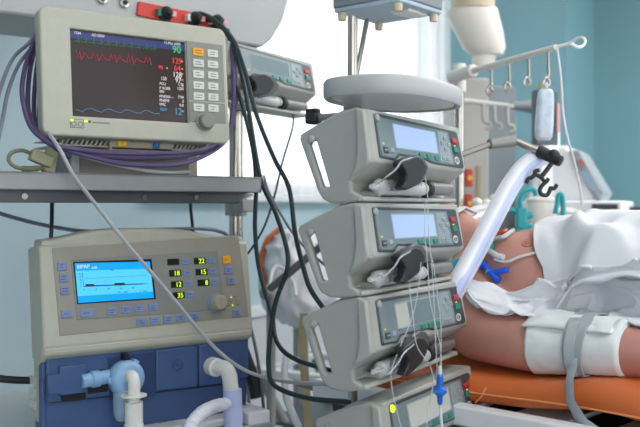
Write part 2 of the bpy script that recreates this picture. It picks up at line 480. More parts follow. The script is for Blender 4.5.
# --- patient monitor (leans back a little)
xm0, zm0 = ax(43, 135); xm1 = ax(230.5, 143)[0]
Mo = A.sub((xm0, 0.0, zm0), 5.0)
W = xm1 - xm0
Hm = Mo.hit(39, 4)[1]
mon = thing('patient_monitor', Mo, 'cream patient monitor with red and green traces on its dark screen', 'monitor')
def rrect(x0, x1, z0, z1, r, n=6):
    pts = []
    for cx, cz, a0 in ((x1 - r, z1 - r, 0), (x0 + r, z1 - r, 90), (x0 + r, z0 + r, 180), (x1 - r, z0 + r, 270)):
        for i in range(n + 1):
            a = rad(a0 + 90 * i / n); pts.append((cx + r * math.cos(a), cz + r * math.sin(a)))
    return pts
sx0, sz1 = Mo.hit(70.5, 28); sx1, sz0 = Mo.hit(189, 122)
sx0b, sz0b = Mo.hit(72, 115.5)
bez = plate_mesh('bezel', rrect(0, W, 0, Hm, 0.016), [[(sx0, sz0b), (sx1, sz0b), (sx1, sz1), (sx0, sz1)]], 0.03, 0.004)
bez.transform(Matrix.Translation((0, 0.015, 0)) @ XZ)
link('bezel', bez, M['cream'], mon)
sh = MB()
rr = lambda k, y: [(W / 2 + (x - W / 2) * k, y, Hm / 2 + (z - Hm / 2) * k) for x, z in rrect(0, W, 0, Hm, 0.022)]
sh.ring_loft([rr(0.975, 0.024), rr(0.96, 0.04), rr(0.87, 0.07), rr(0.6, 0.12)]).build('shell', M['cream'], mon, ang=40)
MB().box(sx0 - 0.004, sx1 + 0.004, 0.006, 0.012, sz0b - 0.004, sz1 + 0.004).build('screen', M['screen_dark'], mon)
SY = 0.006
def on_screen(px, py): return Mo.hit(px, py, SY)
def trace(name, pts, m, r=0.0005):
    return MB().tube([(x, SY - 0.0004, z) for x, z in (on_screen(*p) for p in pts)], r, 5, smooth=False).build(name, M[m], mon)
MB().prism([(sx0, sz1 - 0.004), (sx1, sz1 - 0.004), (sx1, sz1 - 0.017), (sx0, sz1 - 0.017)], SY - 0.0006, SY, 'y').build('title_bar', M['bar_blue'], mon)
def sline(px, t): return None
def stext(s, px, py, m, size, name='reading', al='CENTER', sq=0.9):
    x, z = on_screen(px, py); return text(s, name, m, size, x, z, SY - 0.001, mon, align=al, squash=sq)
stext('IT04', 77.5, 33.3, 'glow_white', 0.0075, 'caption'); stext('AD ERW', 98, 35.8, 'glow_white', 0.0075, 'caption'); stext('12-Mai 10:50', 172, 43.6, 'glow_white', 0.0075, 'caption')
# ECG, pressure and breathing curves
def lerp(a, b, t): return a + (b - a) * t
ecg = []
for i in range(11):
    x = 75 + i * 7.6; base = lerp(41.5, 49.8, (x - 75) / 82)
    ecg += [(x, base), (x + 2, base - 0.7), (x + 2.8, base + 0.4), (x + 3.3, base - 5.4), (x + 3.9, base + 1.4), (x + 5.4, base - 1.3), (x + 6.6, base)]
trace('ecg_trace', [p for p in ecg if p[0] < 158], 'glow_dimgreen', 0.0005)
art = []
rr_ = random.Random(3)
for i in range(44):
    x = 76 + i * 1.75; base = lerp(54.5, 60.5, (x - 76) / 77)
    amp = [3.2, -2.5, 2.5, -4, -1, 1.5, -0.5, -1.8, -2.3, -2.6][i % 10]
    art.append((x, base - amp * 1.25 + rr_.uniform(-0.8, 0.8)))
trace('pressure_trace', art, 'glow_dimred', 0.0006)
breath = []
for i in range(40):
    x = 76 + i * 2.15; base = lerp(109.3, 112.5, (x - 76) / 85)
    breath.append((x, base + 1.4 * math.sin(i * 0.72) + (1.2 if i % 9 == 3 else 0)))
trace('breathing_trace', breath, 'glow_cyan', 0.00045)
stext('90', 176.5, 50, 'glow_green', 0.021); stext('129', 176.5, 61.3, 'glow_red', 0.0165); stext('64', 177, 68.6, 'glow_red', 0.0165)
stext('PB', 160.5, 67.6, 'glow_red', 0.010); stext('128', 177, 75, 'glow_white', 0.015); stext('97', 178, 80.5, 'glow_white', 0.015)
stext('130', 163.5, 78.8, 'glow_white', 0.0095)
for s, v, y in (('PCU', '1.76', 84.3), ('P AGER', '1250', 88.6), ('BRI', None, 92), ('MVEXH --', '7.94', 97), ('PNEMF', '3', 101), ('PMC', '0.8', 105)):
    stext(s, 159.3, y - 0.6, 'glow_white', 0.0078, al='LEFT')
    if v: stext(v, 183.5, y + 0.6, 'glow_white', 0.0082, al='RIGHT')
stext('RESP', 163.5, 109.6, 'glow_cyan', 0.008); stext('12', 178, 112, 'glow_cyan', 0.019)
for px, py in ((182, 61.5), (182, 69), (182.2, 74), (182.3, 80), (182.3, 86.2), (182.8, 111.3), (167, 68.2)):
    x, z = on_screen(px, py)
    MB().box(x - 0.0014, x + 0.0014, SY - 0.001, SY, z - 0.0014, z + 0.0014).build('alarm_mark', M['glow_yellow'], mon)
# keypad
kx1, kz1 = Mo.hit(222.5, 46.3); kx0, kz0 = Mo.hit(189.5, 121)
MB().box(kx0, kx1, -0.0012, 0.004, kz0 - 0.001, Mo.hit(188.6, 41)[1]).build('keypad', M['keypad_grey'], mon, bevel=0.0008)
MB().box(kx0, kx1, -0.0018, 0.0, Mo.hit(205, 102)[1] - 0.001, Mo.hit(205, 102)[1] + 0.001).build('divider', M['cream'], mon)
for r, (yl, yr) in enumerate(((52.2, 53.8), (63.5, 64.7), (74.4, 75.6), (85.6, 86.6), (96.6, 97.5), (107.8, 108.5))):
    key(Mo, 'key', M['key_yellow'] if r == 0 else M['key_white'], mon, 197.7 + r * 0.12, yl, 10.6, 7.6, 0.0035, marks=2)
    key(Mo, 'key', M['key_white'], mon, 212.1 + r * 0.15, yr, 10.2, 7.2, 0.0035, marks=2)
x, z = Mo.hit(204.3, 122)
MB().lathe([(0.0185, 0.004), (0.0185, -0.004)], (x, 0, z), (0, -1, 0), 32).build('knob_ring', M['cream_panel'], mon, bevel=0.001)
MB().lathe([(0.016, 0), (0.0158, 0.012), (0.0135, 0.015), (0.0001, 0.0152)], (x, -0.003, z), (0, -1, 0), 32).build('knob', M['keypad_grey'], mon)
# indicator sticker and lettering
x0, x1, z0, z1 = rect_on(Mo, 77, 123.6, 13.5, 8.6)
MB().box(x0, x1, -0.0006, 0.001, z0, z1).build('sticker', M['print_dark'], mon)
t = 0.0008
MB().box(x0 + t, x1 - t, -0.001, 0.001, z0 + t, z1 - t).build('sticker_face', M['cream'], mon)
zc = (z0 + z1) / 2
for k in (-1, 1):
    m_ = plate_mesh('sticker_ring', [(0.0048 * math.cos(a * .2618), 0.0048 * math.sin(a * .2618)) for a in range(24)], [[(0.0038 * math.cos(a * .2618), 0.0038 * math.sin(a * .2618)) for a in range(24)]], 0.0004)
    m_.transform(Matrix.Translation(((x0 + x1) / 2 + k * 0.0062, -0.0012, zc - 0.001)) @ XZ); link('sticker_ring', m_, M['print_dark'], mon)
for px, py in ((71.7, 120.3), (86, 121.2)):
    x, z = Mo.hit(px, py)
    MB().box(x - 0.0028, x + 0.0028, -0.0016, 0.001, z - 0.002, z + 0.002).build('indicator', M['led_lime'], mon)
x, z = Mo.hit(89.5, 121.6)
MB().box(x - 0.0025, x + 0.0025, -0.0005, 0.001, z - 0.002, z + 0.002).build('badge', M['print_dark'], mon)
x, z = Mo.hit(92.5, 122.2)
MB().box(x, x + 0.034, -0.0004, 0.001, z - 0.0016, z + 0.0012).build('lettering', M['keypad_grey'], mon)

# --- docking unit under the monitor
zt = zs_t
z_m = zm0
dk = thing('docking_unit', A.sub((0, 0, zt)), 'grey docking unit with a tan front rail under the patient monitor', 'docking unit')
def dx(px, y): return ax(px, 160, y)[0]
hd = z_m - zt
MB().box(dx(68, .06), dx(77, .06), 0.045, 0.2, 0, hd * 0.72).build('end_block', M['shelf_grey'], dk, bevel=0.003)
MB().box(dx(77, .06), dx(190, .06), 0.06, 0.22, 0, hd * 0.78).build('body', M['module_grey'], dk, bevel=0.004)
MB().box(dx(108, .04), dx(171, .04), 0.03, 0.2, hd * 0.70, hd * 0.995).build('front_rail', M['module_tan'], dk, bevel=0.002)
MB().box(dx(108, .04) + 0.004, dx(171, .04) - 0.004, 0.028, 0.05, hd * 0.74, hd * 0.79).build('slot', M['black_gap'], dk)
x, z = ax(122, 143.5, 0.028)
MB().box(x - 0.009, x + 0.009, 0.026, 0.032, z - zt - 0.005, z - zt + 0.005).build('yellow_label', M['label_yellow'], dk, bevel=0.001)
text('F', 'label_mark', 'socket_red', 0.007, x, z - zt, 0.0255, dk)
x, z = ax(156.5, 145, 0.028)
MB().box(x - 0.007, x + 0.007, 0.026, 0.032, z - zt - 0.006, z - zt + 0.006).build('blue_label', M['label_blue'], dk, bevel=0.001)
text('K', 'label_mark', 'key_blue', 0.006, x, z - zt, 0.0255, dk)
x, z = ax(157, 158, 0.058)
MB().box(x - 0.02, x + 0.014, 0.055, 0.07, z - zt - 0.004, z - zt + 0.004).build('blue_socket', M['vent_blue_dark'], dk, bevel=0.001)
for pa, pb in ((60, 108), (171, 207)):
    g = MB(); a, e = dx(pa, .04), dx(pb, .04); n = int((e - a) / 0.0085)
    for i in range(n):
        xx = a + (e - a) * i / n
        g.prism([(xx, hd * .82), (xx + .004, hd * .82), (xx + .010, hd * .98), (xx + .006, hd * .98)], 0.04, 0.055, 'y')
    g.box(a, e, 0.04, 0.19, hd * .97, hd * .995).box(a, e, 0.04, 0.19, hd * .79, hd * .83)
    g.build('vent_grille', M['cream'], dk)
MB().box(dx(174, .1), dx(198, .1), 0.1, 0.14, 0, hd * .8).build('post', M['module_tan'], dk, bevel=0.003)

# --- ventilator
xv0 = ax(47, 345)[0]; xv1 = ax(251, 330)[0]; zb = zd; zk = ax(50, 352)[1]
zt_l = ax(42, 244, 0.03)[1]
V = A.sub((0, 0, 0))
ve = thing('ventilator', A.sub((xv0, 0, zb)), 'cream and blue ventilator with a bright blue screen on the trolley deck', 'ventilator')
VB = Fr(M=A.sub((xv0, 0, zb)).M)
Wv = xv1 - xv0
hb = zk - zb                     # height of the blue base
htop = zt_l - zb
# cream housing behind, with the bumped crown
crown = []
for i in range(25):
    t = i / 24; crown.append((Wv * (1 - t) - 0.0, htop + 0.006 + 0.020 * math.exp(-((t - 0.55) / 0.33) ** 4)))
MB().prism([(0.008, 0.004), (Wv - 0.02, 0.004), (Wv, 0.05)] + crown + [(0.0, 0.05)], 0.03, 0.078, 'y').build('housing', M['cream'], ve, bevel=0.006, ang=40)
MB().box(0.10, Wv - 0.06, 0.055, 0.34, 0.012, htop - 0.01).build('rear_housing', M['cream'], ve, bevel=0.01)
# control panel, tilted back
tilt = 7.0
Vp = VB.sub((0, 0, hb + 0.006), tilt)
Hp = Vp.hit(45, 247)[1]
sidep = [(0.0, 0.0), (0.0, Hp), (0.012, Hp + 0.006), (0.07, Hp + 0.004), (0.07, -0.02), (0.02, -0.022)]
MB().prism(sidep, -0.006, Wv + 0.006, 'x').build('front_frame', M['cream'], ve, bevel=0.005, L=Vp.L)
MB().prism([(0.0, 0.002), (0.06, -0.002), (0.06, -0.04), (0.026, -0.026), (0.002, -0.012)], -0.004, Wv + 0.004, 'x').build('lower_lip', M['cream'], ve, bevel=0.004, L=Vp.L)
def vk(name, m, px, py, w, h, proud=0.0036, **kw): return key(Vp, name, M[m], ve, px, py, w, h, proud, L=Vp.L, **kw)
quad_on(Vp, [(52, 248), (238.5, 235.5), (249, 316), (60, 336)], -0.0012, 0.003).build('panel_plate', M['cream_panel'], ve, L=Vp.L, bevel=0.0006)
quad_on(Vp, [(70.5, 259.5), (218, 250.5), (226, 309.5), (77, 320)], -0.0022, 0.0).build('control_field', M['keypad_grey'], ve, L=Vp.L, bevel=0.0006)
# screen
quad_on(Vp, [(73.3, 262), (151.5, 259), (156, 299), (77.3, 304.2)], -0.0028, 0.0).build('screen_frame', M['led_window'], ve, L=Vp.L)
SYV = -0.003
quad_on(Vp, [(74.7, 263.2), (149.8, 261.5), (153.8, 297.8), (78.3, 303.0)], SYV, 0.0).build('screen', M['vent_screen'], ve, L=Vp.L)
quad_on(Vp, [(75.6, 271.0), (150.6, 268.6), (153.2, 291.5), (77.8, 296.2)], SYV - 0.0004, 0.0).build('graph_field', M['vent_screen_pale'], ve, L=Vp.L)
x, z = Vp.hit(83.2, 266.8, SYV); text('BIPAP', 'mode_caption', 'glow_white', 0.0098, x, z, SYV - 0.0006, ve, L=Vp.L)
x, z = Vp.hit(94.3, 267.8, SYV); text('ASB', 'mode_caption', 'glow_white', 0.0062, x, z, SYV - 0.0006, ve, L=Vp.L)
def vline(name, pts, w=0.0007, m='vent_ink'):
    pp = [Vp.hit(px, py, SYV) for px, py in pts]
    return MB().tube([(x, SYV - 0.0006, z) for x, z in pp], w, 5, smooth=False).build(name, M[m], ve, L=Vp.L)
vline('graph_axis', [(82.2, 272.5), (83.6, 286.3)], 0.0004); vline('graph_axis', [(83.6, 286.5), (147.5, 283.8)], 0.0006)
vline('graph_dots', [(84, 278.7), (147, 275.2)], 0.00025)
quad_on(Vp, [(85.5, 284.2), (94, 283.9), (94.2, 286.4), (85.7, 286.8)], SYV - 0.0009, 0.0).build('pressure_bar', M['vent_ink'], ve, L=Vp.L)
quad_on(Vp, [(114.5, 283.0), (124.6, 282.7), (124.8, 285.3), (114.7, 285.6)], SYV - 0.0009, 0.0).build('pressure_bar', M['vent_ink'], ve, L=Vp.L)
vline('pressure_line', [(84, 286.4), (94, 285.6), (114.5, 285.0), (124.8, 284.5), (142.6, 283.8)], 0.0009)
for i in range(5):
    x, z = Vp.hit(84 + 12.2 * i, 289.8 - 0.5 * i, SYV); text(str(5 * i), 'axis_number', 'vent_ink', 0.0048, x, z, SYV - 0.0006, ve, L=Vp.L)
    x, z = Vp.hit(79.6 + 0.3 * i, 274 + 3 * i, SYV); text(str(40 - 10 * i), 'axis_number', 'vent_ink', 0.0038, x, z, SYV - 0.0006, ve, L=Vp.L)
x, z = Vp.hit(122.5, 292.3, SYV); text('TV   .530', 'screen_note', 'vent_ink', 0.0052, x, z, SYV - 0.0006, ve, L=Vp.L)
x, z = Vp.hit(143.5, 291.2, SYV); text('f   12.3', 'screen_note', 'vent_ink', 0.0052, x, z, SYV - 0.0006, ve, L=Vp.L)
x, z = Vp.hit(112, 270.0, SYV); text('Paw', 'screen_note', 'vent_ink', 0.0044, x, z, SYV - 0.0006, ve, L=Vp.L)
# number windows
for px, py, s in ((172.7, 262, ''), (174.6, 273.2, '18'), (176.4, 284.4, '12'), (178.2, 295.3, '35'), (199.3, 261, '22'), (201, 272, '15'), (202.9, 282.8, '8')):
    w_ = vk('number_window', 'led_window', px, py, 12.0, 6.7, 0.0028)
    if s:
        x, z = Vp.hit(px + 5.2, py, -0.003)
        text(s, 'digits', 'led_lime', 0.0135, x, z, -0.0034, ve, L=Vp.L, align='RIGHT')
for px, py in ((184.5, 261.6), (186.3, 273), (188, 283.7), (189.8, 294.4), (210.8, 260.3), (212, 271), (214, 281.5)):
    vk('key', 'key_blue', px, py, 6.8, 6.0, marks=1)
vk('key', 'key_yellow', 226, 259.9, 7.6, 7.6, marks=1)
for px, py in ((228.2, 270.4), (230.6, 280.9), (236.2, 313)): vk('key', 'key_blue', px, py, 7.6, 7.2, marks=2)
x, z = Vp.hit(215.6, 302.8)
MB().lathe([(0.0195, 0), (0.0195, 0.003)], (x, -0.002, z), (0, -1, 0), 28).build('knob_ring', M['key_blue'], ve, L=Vp.L)
MB().lathe([(0.0165, 0), (0.0155, 0.016), (0.0125, 0.02), (0.0001, 0.0204)], (x, -0.005, z), (0, -1, 0), 28).build('knob', M['module_tan'], ve, L=Vp.L)
for px, py, m in ((230.8, 297.2, 'led_lime'), (232.4, 305.3, 'led_lime'), (234.6, 296.8, 'print_dark'), (230, 301.4, 'print_dark'), (236, 300.6, 'print_dark'), (237, 304.6, 'print_dark'), (228.6, 306, 'print_dark')):
    x, z = Vp.hit(px, py)
    MB().lathe([(0.0019 if m == 'led_lime' else 0.0012, 0), (0.0005, 0.002)], (x, -0.001, z), (0, -1, 0), 10).build('indicator', M[m], ve, L=Vp.L)
for px, py, w, h in ((66.4, 313.9, 10.5, 7.6), (86.3, 313, 12.5, 7.6), (111.4, 311.3, 9, 7), (125.6, 309.6, 9, 7), (139, 308.3, 9, 7), (152.6, 307, 9, 7),
                     (141, 322, 9.6, 7.2), (154.5, 320.6, 9.6, 7.2), (167.6, 319.2, 9.2, 7.4), (180.7, 318, 9.6, 7), (193.9, 316.9, 8.8, 8),
                     (61.6, 266.3, 8.6, 8), (63.3, 278, 9, 8), (64.6, 290, 9.2, 8.6)):
    vk('key', 'key_blue', px, py, w, h, marks=2 if w < 10 else 1)
# blue base
bl = [(0.012, hb - 0.012), (0.012, hb * 0.42), (0.018, hb * 0.40), (0.020, 0.02), (0.026, 0.0), (0.08, 0.0), (0.08, hb - 0.012)]
MB().prism(bl, 0.004, Wv + 0.002, 'x').build('blue_base', M['vent_blue'], ve, bevel=0.003)
MB().prism([(0.0, 0.01), (0.018, 0.0), (0.018, hb), (0.0, hb - 0.0)], -0.002, 0.006, 'x').build('side_cheek', M['vent_blue'], ve, bevel=0.002, L=Matrix.Translation((-0.001, 0.02, 0)))
def bq(name, m, pts, y0=0.004, y1=0.014, bevel=0.002):
    return quad_on(VB, pts, y0, y1).build(name, M[m], ve, bevel=bevel)
bq('sensor_cover', 'vent_blue', [(60, 366.5), (85.5, 364.5), (86.5, 373.5), (89, 374), (90, 387), (86, 388.5), (86, 392.5), (60, 396), (60, 394), (48, 395), (47.5, 376), (60, 374.5)], 0.002, 0.014)
bq('recess', 'black_gap', [(61, 395.5), (85.5, 392), (86, 398), (80, 400.5), (62, 402)], 0.010, 0.0125, 0)
bq('recess', 'black_gap', [(88, 371.5), (108, 369), (108, 391.5), (88, 394)], 0.010, 0.0125, 0)
bq('valve_bay', 'vent_blue_dark', [(108, 358), (155, 352), (155.5, 396), (110, 400)], 0.010, 0.0125, 0)
bq('door', 'vent_blue', [(156.5, 350.5), (197.5, 345.5), (197.5, 386.5), (156, 391.5)], 0.006, 0.014, 0.003)
bq('door', 'vent_blue', [(199.5, 345.2), (241, 340.5), (240, 381.5), (199.5, 386.2)], 0.006, 0.014, 0.003)
for pts in ([(155.3, 350), (156.3, 350), (155.5, 391.5), (154.8, 391.5)], [(198, 345), (199, 345), (199, 387), (198, 387)], [(156, 392), (240, 382), (240, 383), (156, 393)], [(48, 402.5), (154, 392), (154, 392.8), (48, 403.4)]):
    bq('gap', 'black_gap', pts, 0.0115, 0.0135, 0)
x, z = VB.hit(177.5, 365, 0.006)
ml = plate_mesh('latch_ring', [(0.011 * math.cos(a * .2618), 0.011 * math.sin(a * .2618)) for a in range(24)], [[(0.0098 * math.cos(a * .2618), 0.0098 * math.sin(a * .2618)) for a in range(24)]], 0.002)
ml.transform(Matrix.Translation((x, 0.006, z)) @ XZ); link('latch', ml, M['vent_blue_dark'], ve)
MB().box(x - 0.004, x + 0.004, 0.0052, 0.007, z - 0.002, z + 0.002).build('latch_slot', M['vent_blue_dark'], ve)
# flow sensor, expiratory valve, cup
x, z = VB.hit(97.5, 379, 0.0)
MB().lathe([(0.0115, -0.03), (0.013, -0.028), (0.013, -0.012), (0.0155, -0.01), (0.0155, 0.004), (0.013, 0.006), (0.013, 0.03)], (x, 0.004, z), (1, 0.03, 0.06), 24).build('flow_sensor', M['valve_blue'], ve)
x, z = VB.hit(127, 378.5, -0.01)
MB().lathe([(0.030, 0.03), (0.034, 0.022), (0.034, 0.006), (0.031, 0.0), (0.024, -0.004), (0.0001, -0.005)], (x, -0.02, z), (0, 1, 0), 32).build('expiratory_valve', M['valve_blue'], ve, ang=50)
for a in (30, 150, 270):
    MB().box(-0.006, 0.006, -0.002, 0.012, 0.03, 0.038).xf(Matrix.Translation((x, -0.012, z)) @ Matrix.Rotation(rad(a), 4, 'Y')).build('valve_tab', M['valve_blue'], ve, bevel=0.001)
MB().box(x - 0.005, x + 0.005, -0.01, 0.01, z + 0.034, z + 0.046).build('catch', M['black_gap'], ve, bevel=0.001)
xc, zc = VB.hit(121, 399, 0.0)
MB().lathe([(0.016, 0.03), (0.018, 0.028), (0.018, 0.0), (0.017, -0.02), (0.012, -0.03), (0.0001, -0.032)], (xc, -0.008, zc - 0.008), (0, 0, 1), 24).build('water_trap', M['clear_cup'], ve)
x, z = VB.hit(214.5, 367, -0.006)
MB().lathe([(0.0185, 0.02), (0.0185, -0.012), (0.015, -0.014)], (x, -0.004, z), (0, 1, 0), 28).build('outlet_port', M['white_plastic'], ve, bevel=0.001)
# side louvres and labels on the left cheek
for i in range(3):
    MB().box(-0.0006, 0.002, 0.06, 0.10, 0.05 + 0.022 * i, 0.064 + 0.022 * i).build('side_label', M['key_white'], ve)

# --- breathing hoses leaving the ventilator
def hose(name, pts, r, m, label, elbow=None, ribs=None):
    root = thing(name, Fr(pts[-1]), label, 'hose')
    L = root.matrix_world.inverted()
    return root, [L @ Vector(p) for p in pts]
p0 = VB.w((*VB.hit(130.5, 377, -0.03)[:1], -0.022, VB.hit(130.5, 377, -0.03)[1]))
e1 = VB.w((VB.loc(p0).x, -0.045, VB.loc(p0).z)); e2 = e1 + Vector((0, 0, -0.035)); e3 = e1 + Vector((0.0, -0.0, -0.055)); e4 = e1 + Vector((0, -0.0, -0.30))
root, q = hose('breathing_hose', [p0, e1 + Vector((0, 0, 0.004)), e2, e3, e4], 0, '', 'white breathing hose dropping from the light blue valve of the ventilator')
MB().tube([q[0], q[0].lerp(q[1], 0.6), q[1].lerp(q[2], 0.3), q[2], q[3]], 0.0115, 16, 6).build('elbow', M['white_plastic'], root)
MB().cyl(q[2] + Vector((0, 0, 0.005)), q[2] + Vector((0, 0, 0.002)), 0.024).build('flange', M['white_plastic'], root)
MB().lathe([(0.0165, 0), (0.0165, 0.04), (0.018, 0.041), (0.018, 0.048)], q[3] + Vector((0, 0, 0.012)), (0, 0, -1), 20).build('cuff', M['white_plastic'], root)
def corr(q0, q1, r):
    prof = []; n = 40; Lh = (q1 - q0).length
    for i in range(n + 1): prof.append((r + (0.0018 if i % 2 else -0.0012), Lh * i / n))
    return MB().lathe(prof, q0, q1 - q0, 20)
corr(q[3] + Vector((0, 0, -0.036)), q[4], 0.0145).build('corrugated_tube', M['hose_white'], root, ang=80)
p0 = VB.w((VB.hit(214.5, 367, -0.006)[0], -0.01, VB.hit(214.5, 367, -0.006)[1]))
o1 = VB.w(VB.loc(p0) + Vector((0.012, -0.03, 0.0))); o2 = o1 + Vector((0.004, 0, -0.03)); o3 = o1 + Vector((0.008, 0, -0.06)); o4 = o1 + Vector((0.016, 0, -0.32))
root, q = hose('breathing_hose', [p0, o1, o2, o3, o4], 0, '', 'white breathing hose with a blue tinted cuff dropping from the end port')
MB().tube([q[0], q[0].lerp(q[1], 0.7), q[1].lerp(q[2], 0.4), q[2], q[3]], 0.0155, 16, 6).build('elbow', M['white_plastic'], root)
MB().lathe([(0.0185, 0), (0.019, 0.05), (0.0185, 0.09)], q[3] + Vector((0, 0, 0.02)), q[4] - q[3], 20).build('cuff', M['hose_blue'], root)
corr(q[3] + Vector((0.004, 0, -0.06)), q[4], 0.0165).build('corrugated_tube', M['hose_white'], root, ang=80)
# a flexible corrugated tube lying across the deck
pts = [P(186, 440, 1.56), P(192, 424, 1.59), P(203, 412, 1.63), P(216, 406, 1.68), P(226, 404, 1.72)]
mb = MB(); sm = []
mb.tube(pts, 0.0165, 16, 16, r_fn=lambda t: 0.0115 + 0.0017 * math.sin(t * 64 * math.pi * 0.75))
tag(mb.build('corrugated_hose', M['hose_white'], ang=80), 'short translucent corrugated hose curving over the trolley rim', 'hose')

# ------------------------------------------------------------------ STATION B : the pump tower
def pump_origin(px, py, Z):
    return P(px, py, Z)
O1 = pump_origin(370, 109, 1.30)
PF = Fr(O1, YB)
pump = thing('syringe_pump', PF, 'grey syringe pump at the top of the stack under the pole tray', 'syringe pump', 'stacked syringe pumps')
LP = 0.35
body = [(0.0, 0.0), (-0.012, -0.068), (-0.013, -0.078), (-0.008, -0.083), (0.030, -0.110), (0.034, -0.126), (0.004, -0.128), (0.002, -0.135), (0.06, -0.137), (0.064, -0.012), (0.042, -0.001)]
MB().prism(body, -0.012, LP, 'x').build('body', M['pump_shell'], pump, bevel=0.003)
endp = [(-0.003, -0.002), (0.0136, 0.001), (0.042, -0.004), (0.074, -0.018), (0.099, -0.030), (0.107, -0.034), (0.109, -0.041), (0.105, -0.052), (0.077, -0.120), (0.069, -0.132), (0.056, -0.138), (0.03, -0.139), (0.008, -0.134), (0.006, -0.127), (0.020, -0.120), (0.022, -0.106), (-0.006, -0.085), (-0.0115, -0.079), (-0.0115, -0.068)]
slot = [(0.080, -0.044), (0.0895, -0.046), (0.0915, -0.051), (0.069, -0.112), (0.065, -0.115), (0.057, -0.113)]
me = plate_mesh('end_panel', endp, [slot], 0.013, 0.004, 3)
YZ = Matrix(((0, 0, 1, 0), (1, 0, 0, 0), (0, 1, 0, 0), (0, 0, 0, 1)))
me.transform(Matrix.Translation((-0.0145, 0, 0)) @ YZ)
link('end_panel', me, M['pump_handle'], pump)
# raised front shoulder of the end, up to the seam line
sp = [(-0.003, -0.003), (0.012, 0.0), (0.010, -0.03), (0.009, -0.06), (0.013, -0.085), (0.020, -0.102), (-0.006, -0.085), (-0.0115, -0.079), (-0.0115, -0.068)]
MB().prism(sp, -0.026, -0.018, 'x').build('end_shoulder', M['pump_shell'], pump, bevel=0.003)
MB().cyl((-0.021, 0.086, -0.043), (-0.026, 0.086, -0.043), 0.0065, 0.005).build('handle_boss', M['pump_handle'], pump, bevel=0.002)
PP = PF.sub((0, -0.012, -0.068), 10.0)
def pq(name, m, pts, y0, y1, bevel=0.0006): return quad_on(PP, pts, y0, y1).build(name, M[m], pump, L=PP.L, bevel=bevel)
pq('panel_edge', 'pump_edge', [(374, 114), (377, 113.2), (455.5, 131.6), (457, 133), (464, 167), (462.6, 168.4), (433, 163.5), (426, 160), (413, 157.8), (400, 155.2), (396, 160.2), (381.5, 157.5), (380, 156)], -0.0016, 0.002)
pq('panel_face', 'pump_panel', [(375.8, 116), (448, 132), (455.5, 165.3), (434, 161.8), (427, 158.6), (412, 156), (398.6, 153.4), (394.6, 158.4), (382, 155.4)], -0.0024, 0.0)
pq('key_field', 'pump_panel_pale', [(437.2, 131), (446.4, 133), (453.4, 163.6), (441, 161.5)], -0.003, 0.0)
pq('screen_frame', 'pump_panel_pale', [(391.6, 122.2), (435.6, 131.4), (439.6, 154.6), (396, 148.8)], -0.003, 0.0)
scr = pq('screen', 'lcd_blue', [(393, 123.8), (434.6, 132.4), (438, 153.2), (397, 147.2)], -0.0034, 0.0, 0)
def pk(name, m, px, py, w, h, proud=0.004, **kw): return key(PP, name, M[m], pump, px, py, w, h, proud, L=PP.L, **kw)
for px, py in ((419.8, 155.6), (427.4, 157), (435.3, 158.6)): pk('soft_key', 'key_green', px, py, 4.2, 4.6, 0.0045)
for px, py in ((443, 139.2), (443.8, 149.4), (440.4, 143.6), (446.9, 145.0)): pk('arrow_key', 'key_grey', px, py, 2.9, 3.6, 0.0048, marks=1)
for px, py in ((442.4, 158.6), (446.4, 159.3)): pk('small_key', 'key_grey', px, py, 3.4, 3.4, 0.0048, marks=1)
pk('stop_key', 'key_red', 452.6, 141, 4.4, 4.4, 0.0045); pk('start_key', 'key_green', 454.3, 150.4, 4.2, 5.0, 0.0045)
pk('indicator', 'led_amber', 453.5, 146.2, 1.2, 1.2, 0.003)
x, z = PP.hit(455.6, 160.8)
mr = plate_mesh('pause_ring', [(0.0105 * math.cos(a * .314), 0.0068 * math.sin(a * .314)) for a in range(20)], [[(0.008 * math.cos(a * .314), 0.0048 * math.sin(a * .314)) for a in range(20)]], 0.001)
mr.transform(Matrix.Translation((x, -0.0026, z)) @ XZ); link('pause_ring', mr, M['key_white'], pump, L=PP.L)
MB().box(x - 0.001, x + 0.001, -0.0032, -0.002, z - 0.005, z + 0.005).build('pause_mark', M['key_white'], pump, L=PP.L)
pk('power_key', 'pump_edge', 384.2, 150.2, 4.4, 6.2, 0.004, marks=1, mm='key_white'); pk('menu_key', 'key_grey', 390.6, 150.6, 3.6, 4.2, 0.004)
pk('indicator', 'led_amber', 381.8, 143.6, 1.6, 1.6, 0.003)
x, z = PP.hit(375.6, 118.2)
lamp = MB().lathe([(0.0062, 0), (0.006, 0.003), (0.004, 0.0045), (0.0001, 0.005)], (x, -0.001, z), (0, -1, 0), 16).build('status_lamp', M['key_grey'], pump, L=PP.L)
# syringe driver
YC = -0.040
cl = [(401.5, 163.3), (403.5, 160.2), (410, 157.6), (416.8, 155.4), (422.6, 158.7), (427.3, 167), (425.5, 175), (420.3, 183.5), (412.4, 187.8), (406.2, 190.4), (402.7, 187.5), (407, 181.7), (407.6, 176.3), (405.4, 170), (402.2, 166.6)]
quad_on(PF, cl, YC, YC + 0.016).build('driver_clamp', M['black_rubber'], pump, bevel=0.003)
quad_on(PF, [(px + 1.6, py - 0.4) for px, py in cl], YC + 0.016, YC + 0.024).build('clamp_rim', M['rail_dark'], pump, bevel=0.002)
a = PF.hit(412, 164, YC + 0.016)
MB().box(a[0] - 0.012, a[0] + 0.012, YC + 0.015, 0.0, a[1] - 0.012, a[1] + 0.008).build('clamp_arm', M['rail_dark'], pump, bevel=0.003)
YS, ZSY = 0.007, -0.113
xf = PF.hit(424.8, 190.5, YS)[0]
MB().cyl((xf - 0.004, YS, ZSY), (xf + 0.012, YS, ZSY), 0.0150, seg=24).build('plunger_grip', M['black_rubber'], pump, bevel=0.003)
xs0 = PF.hit(379, 193, YS)[0]; xs1 = PF.hit(419, 193, YS)[0]
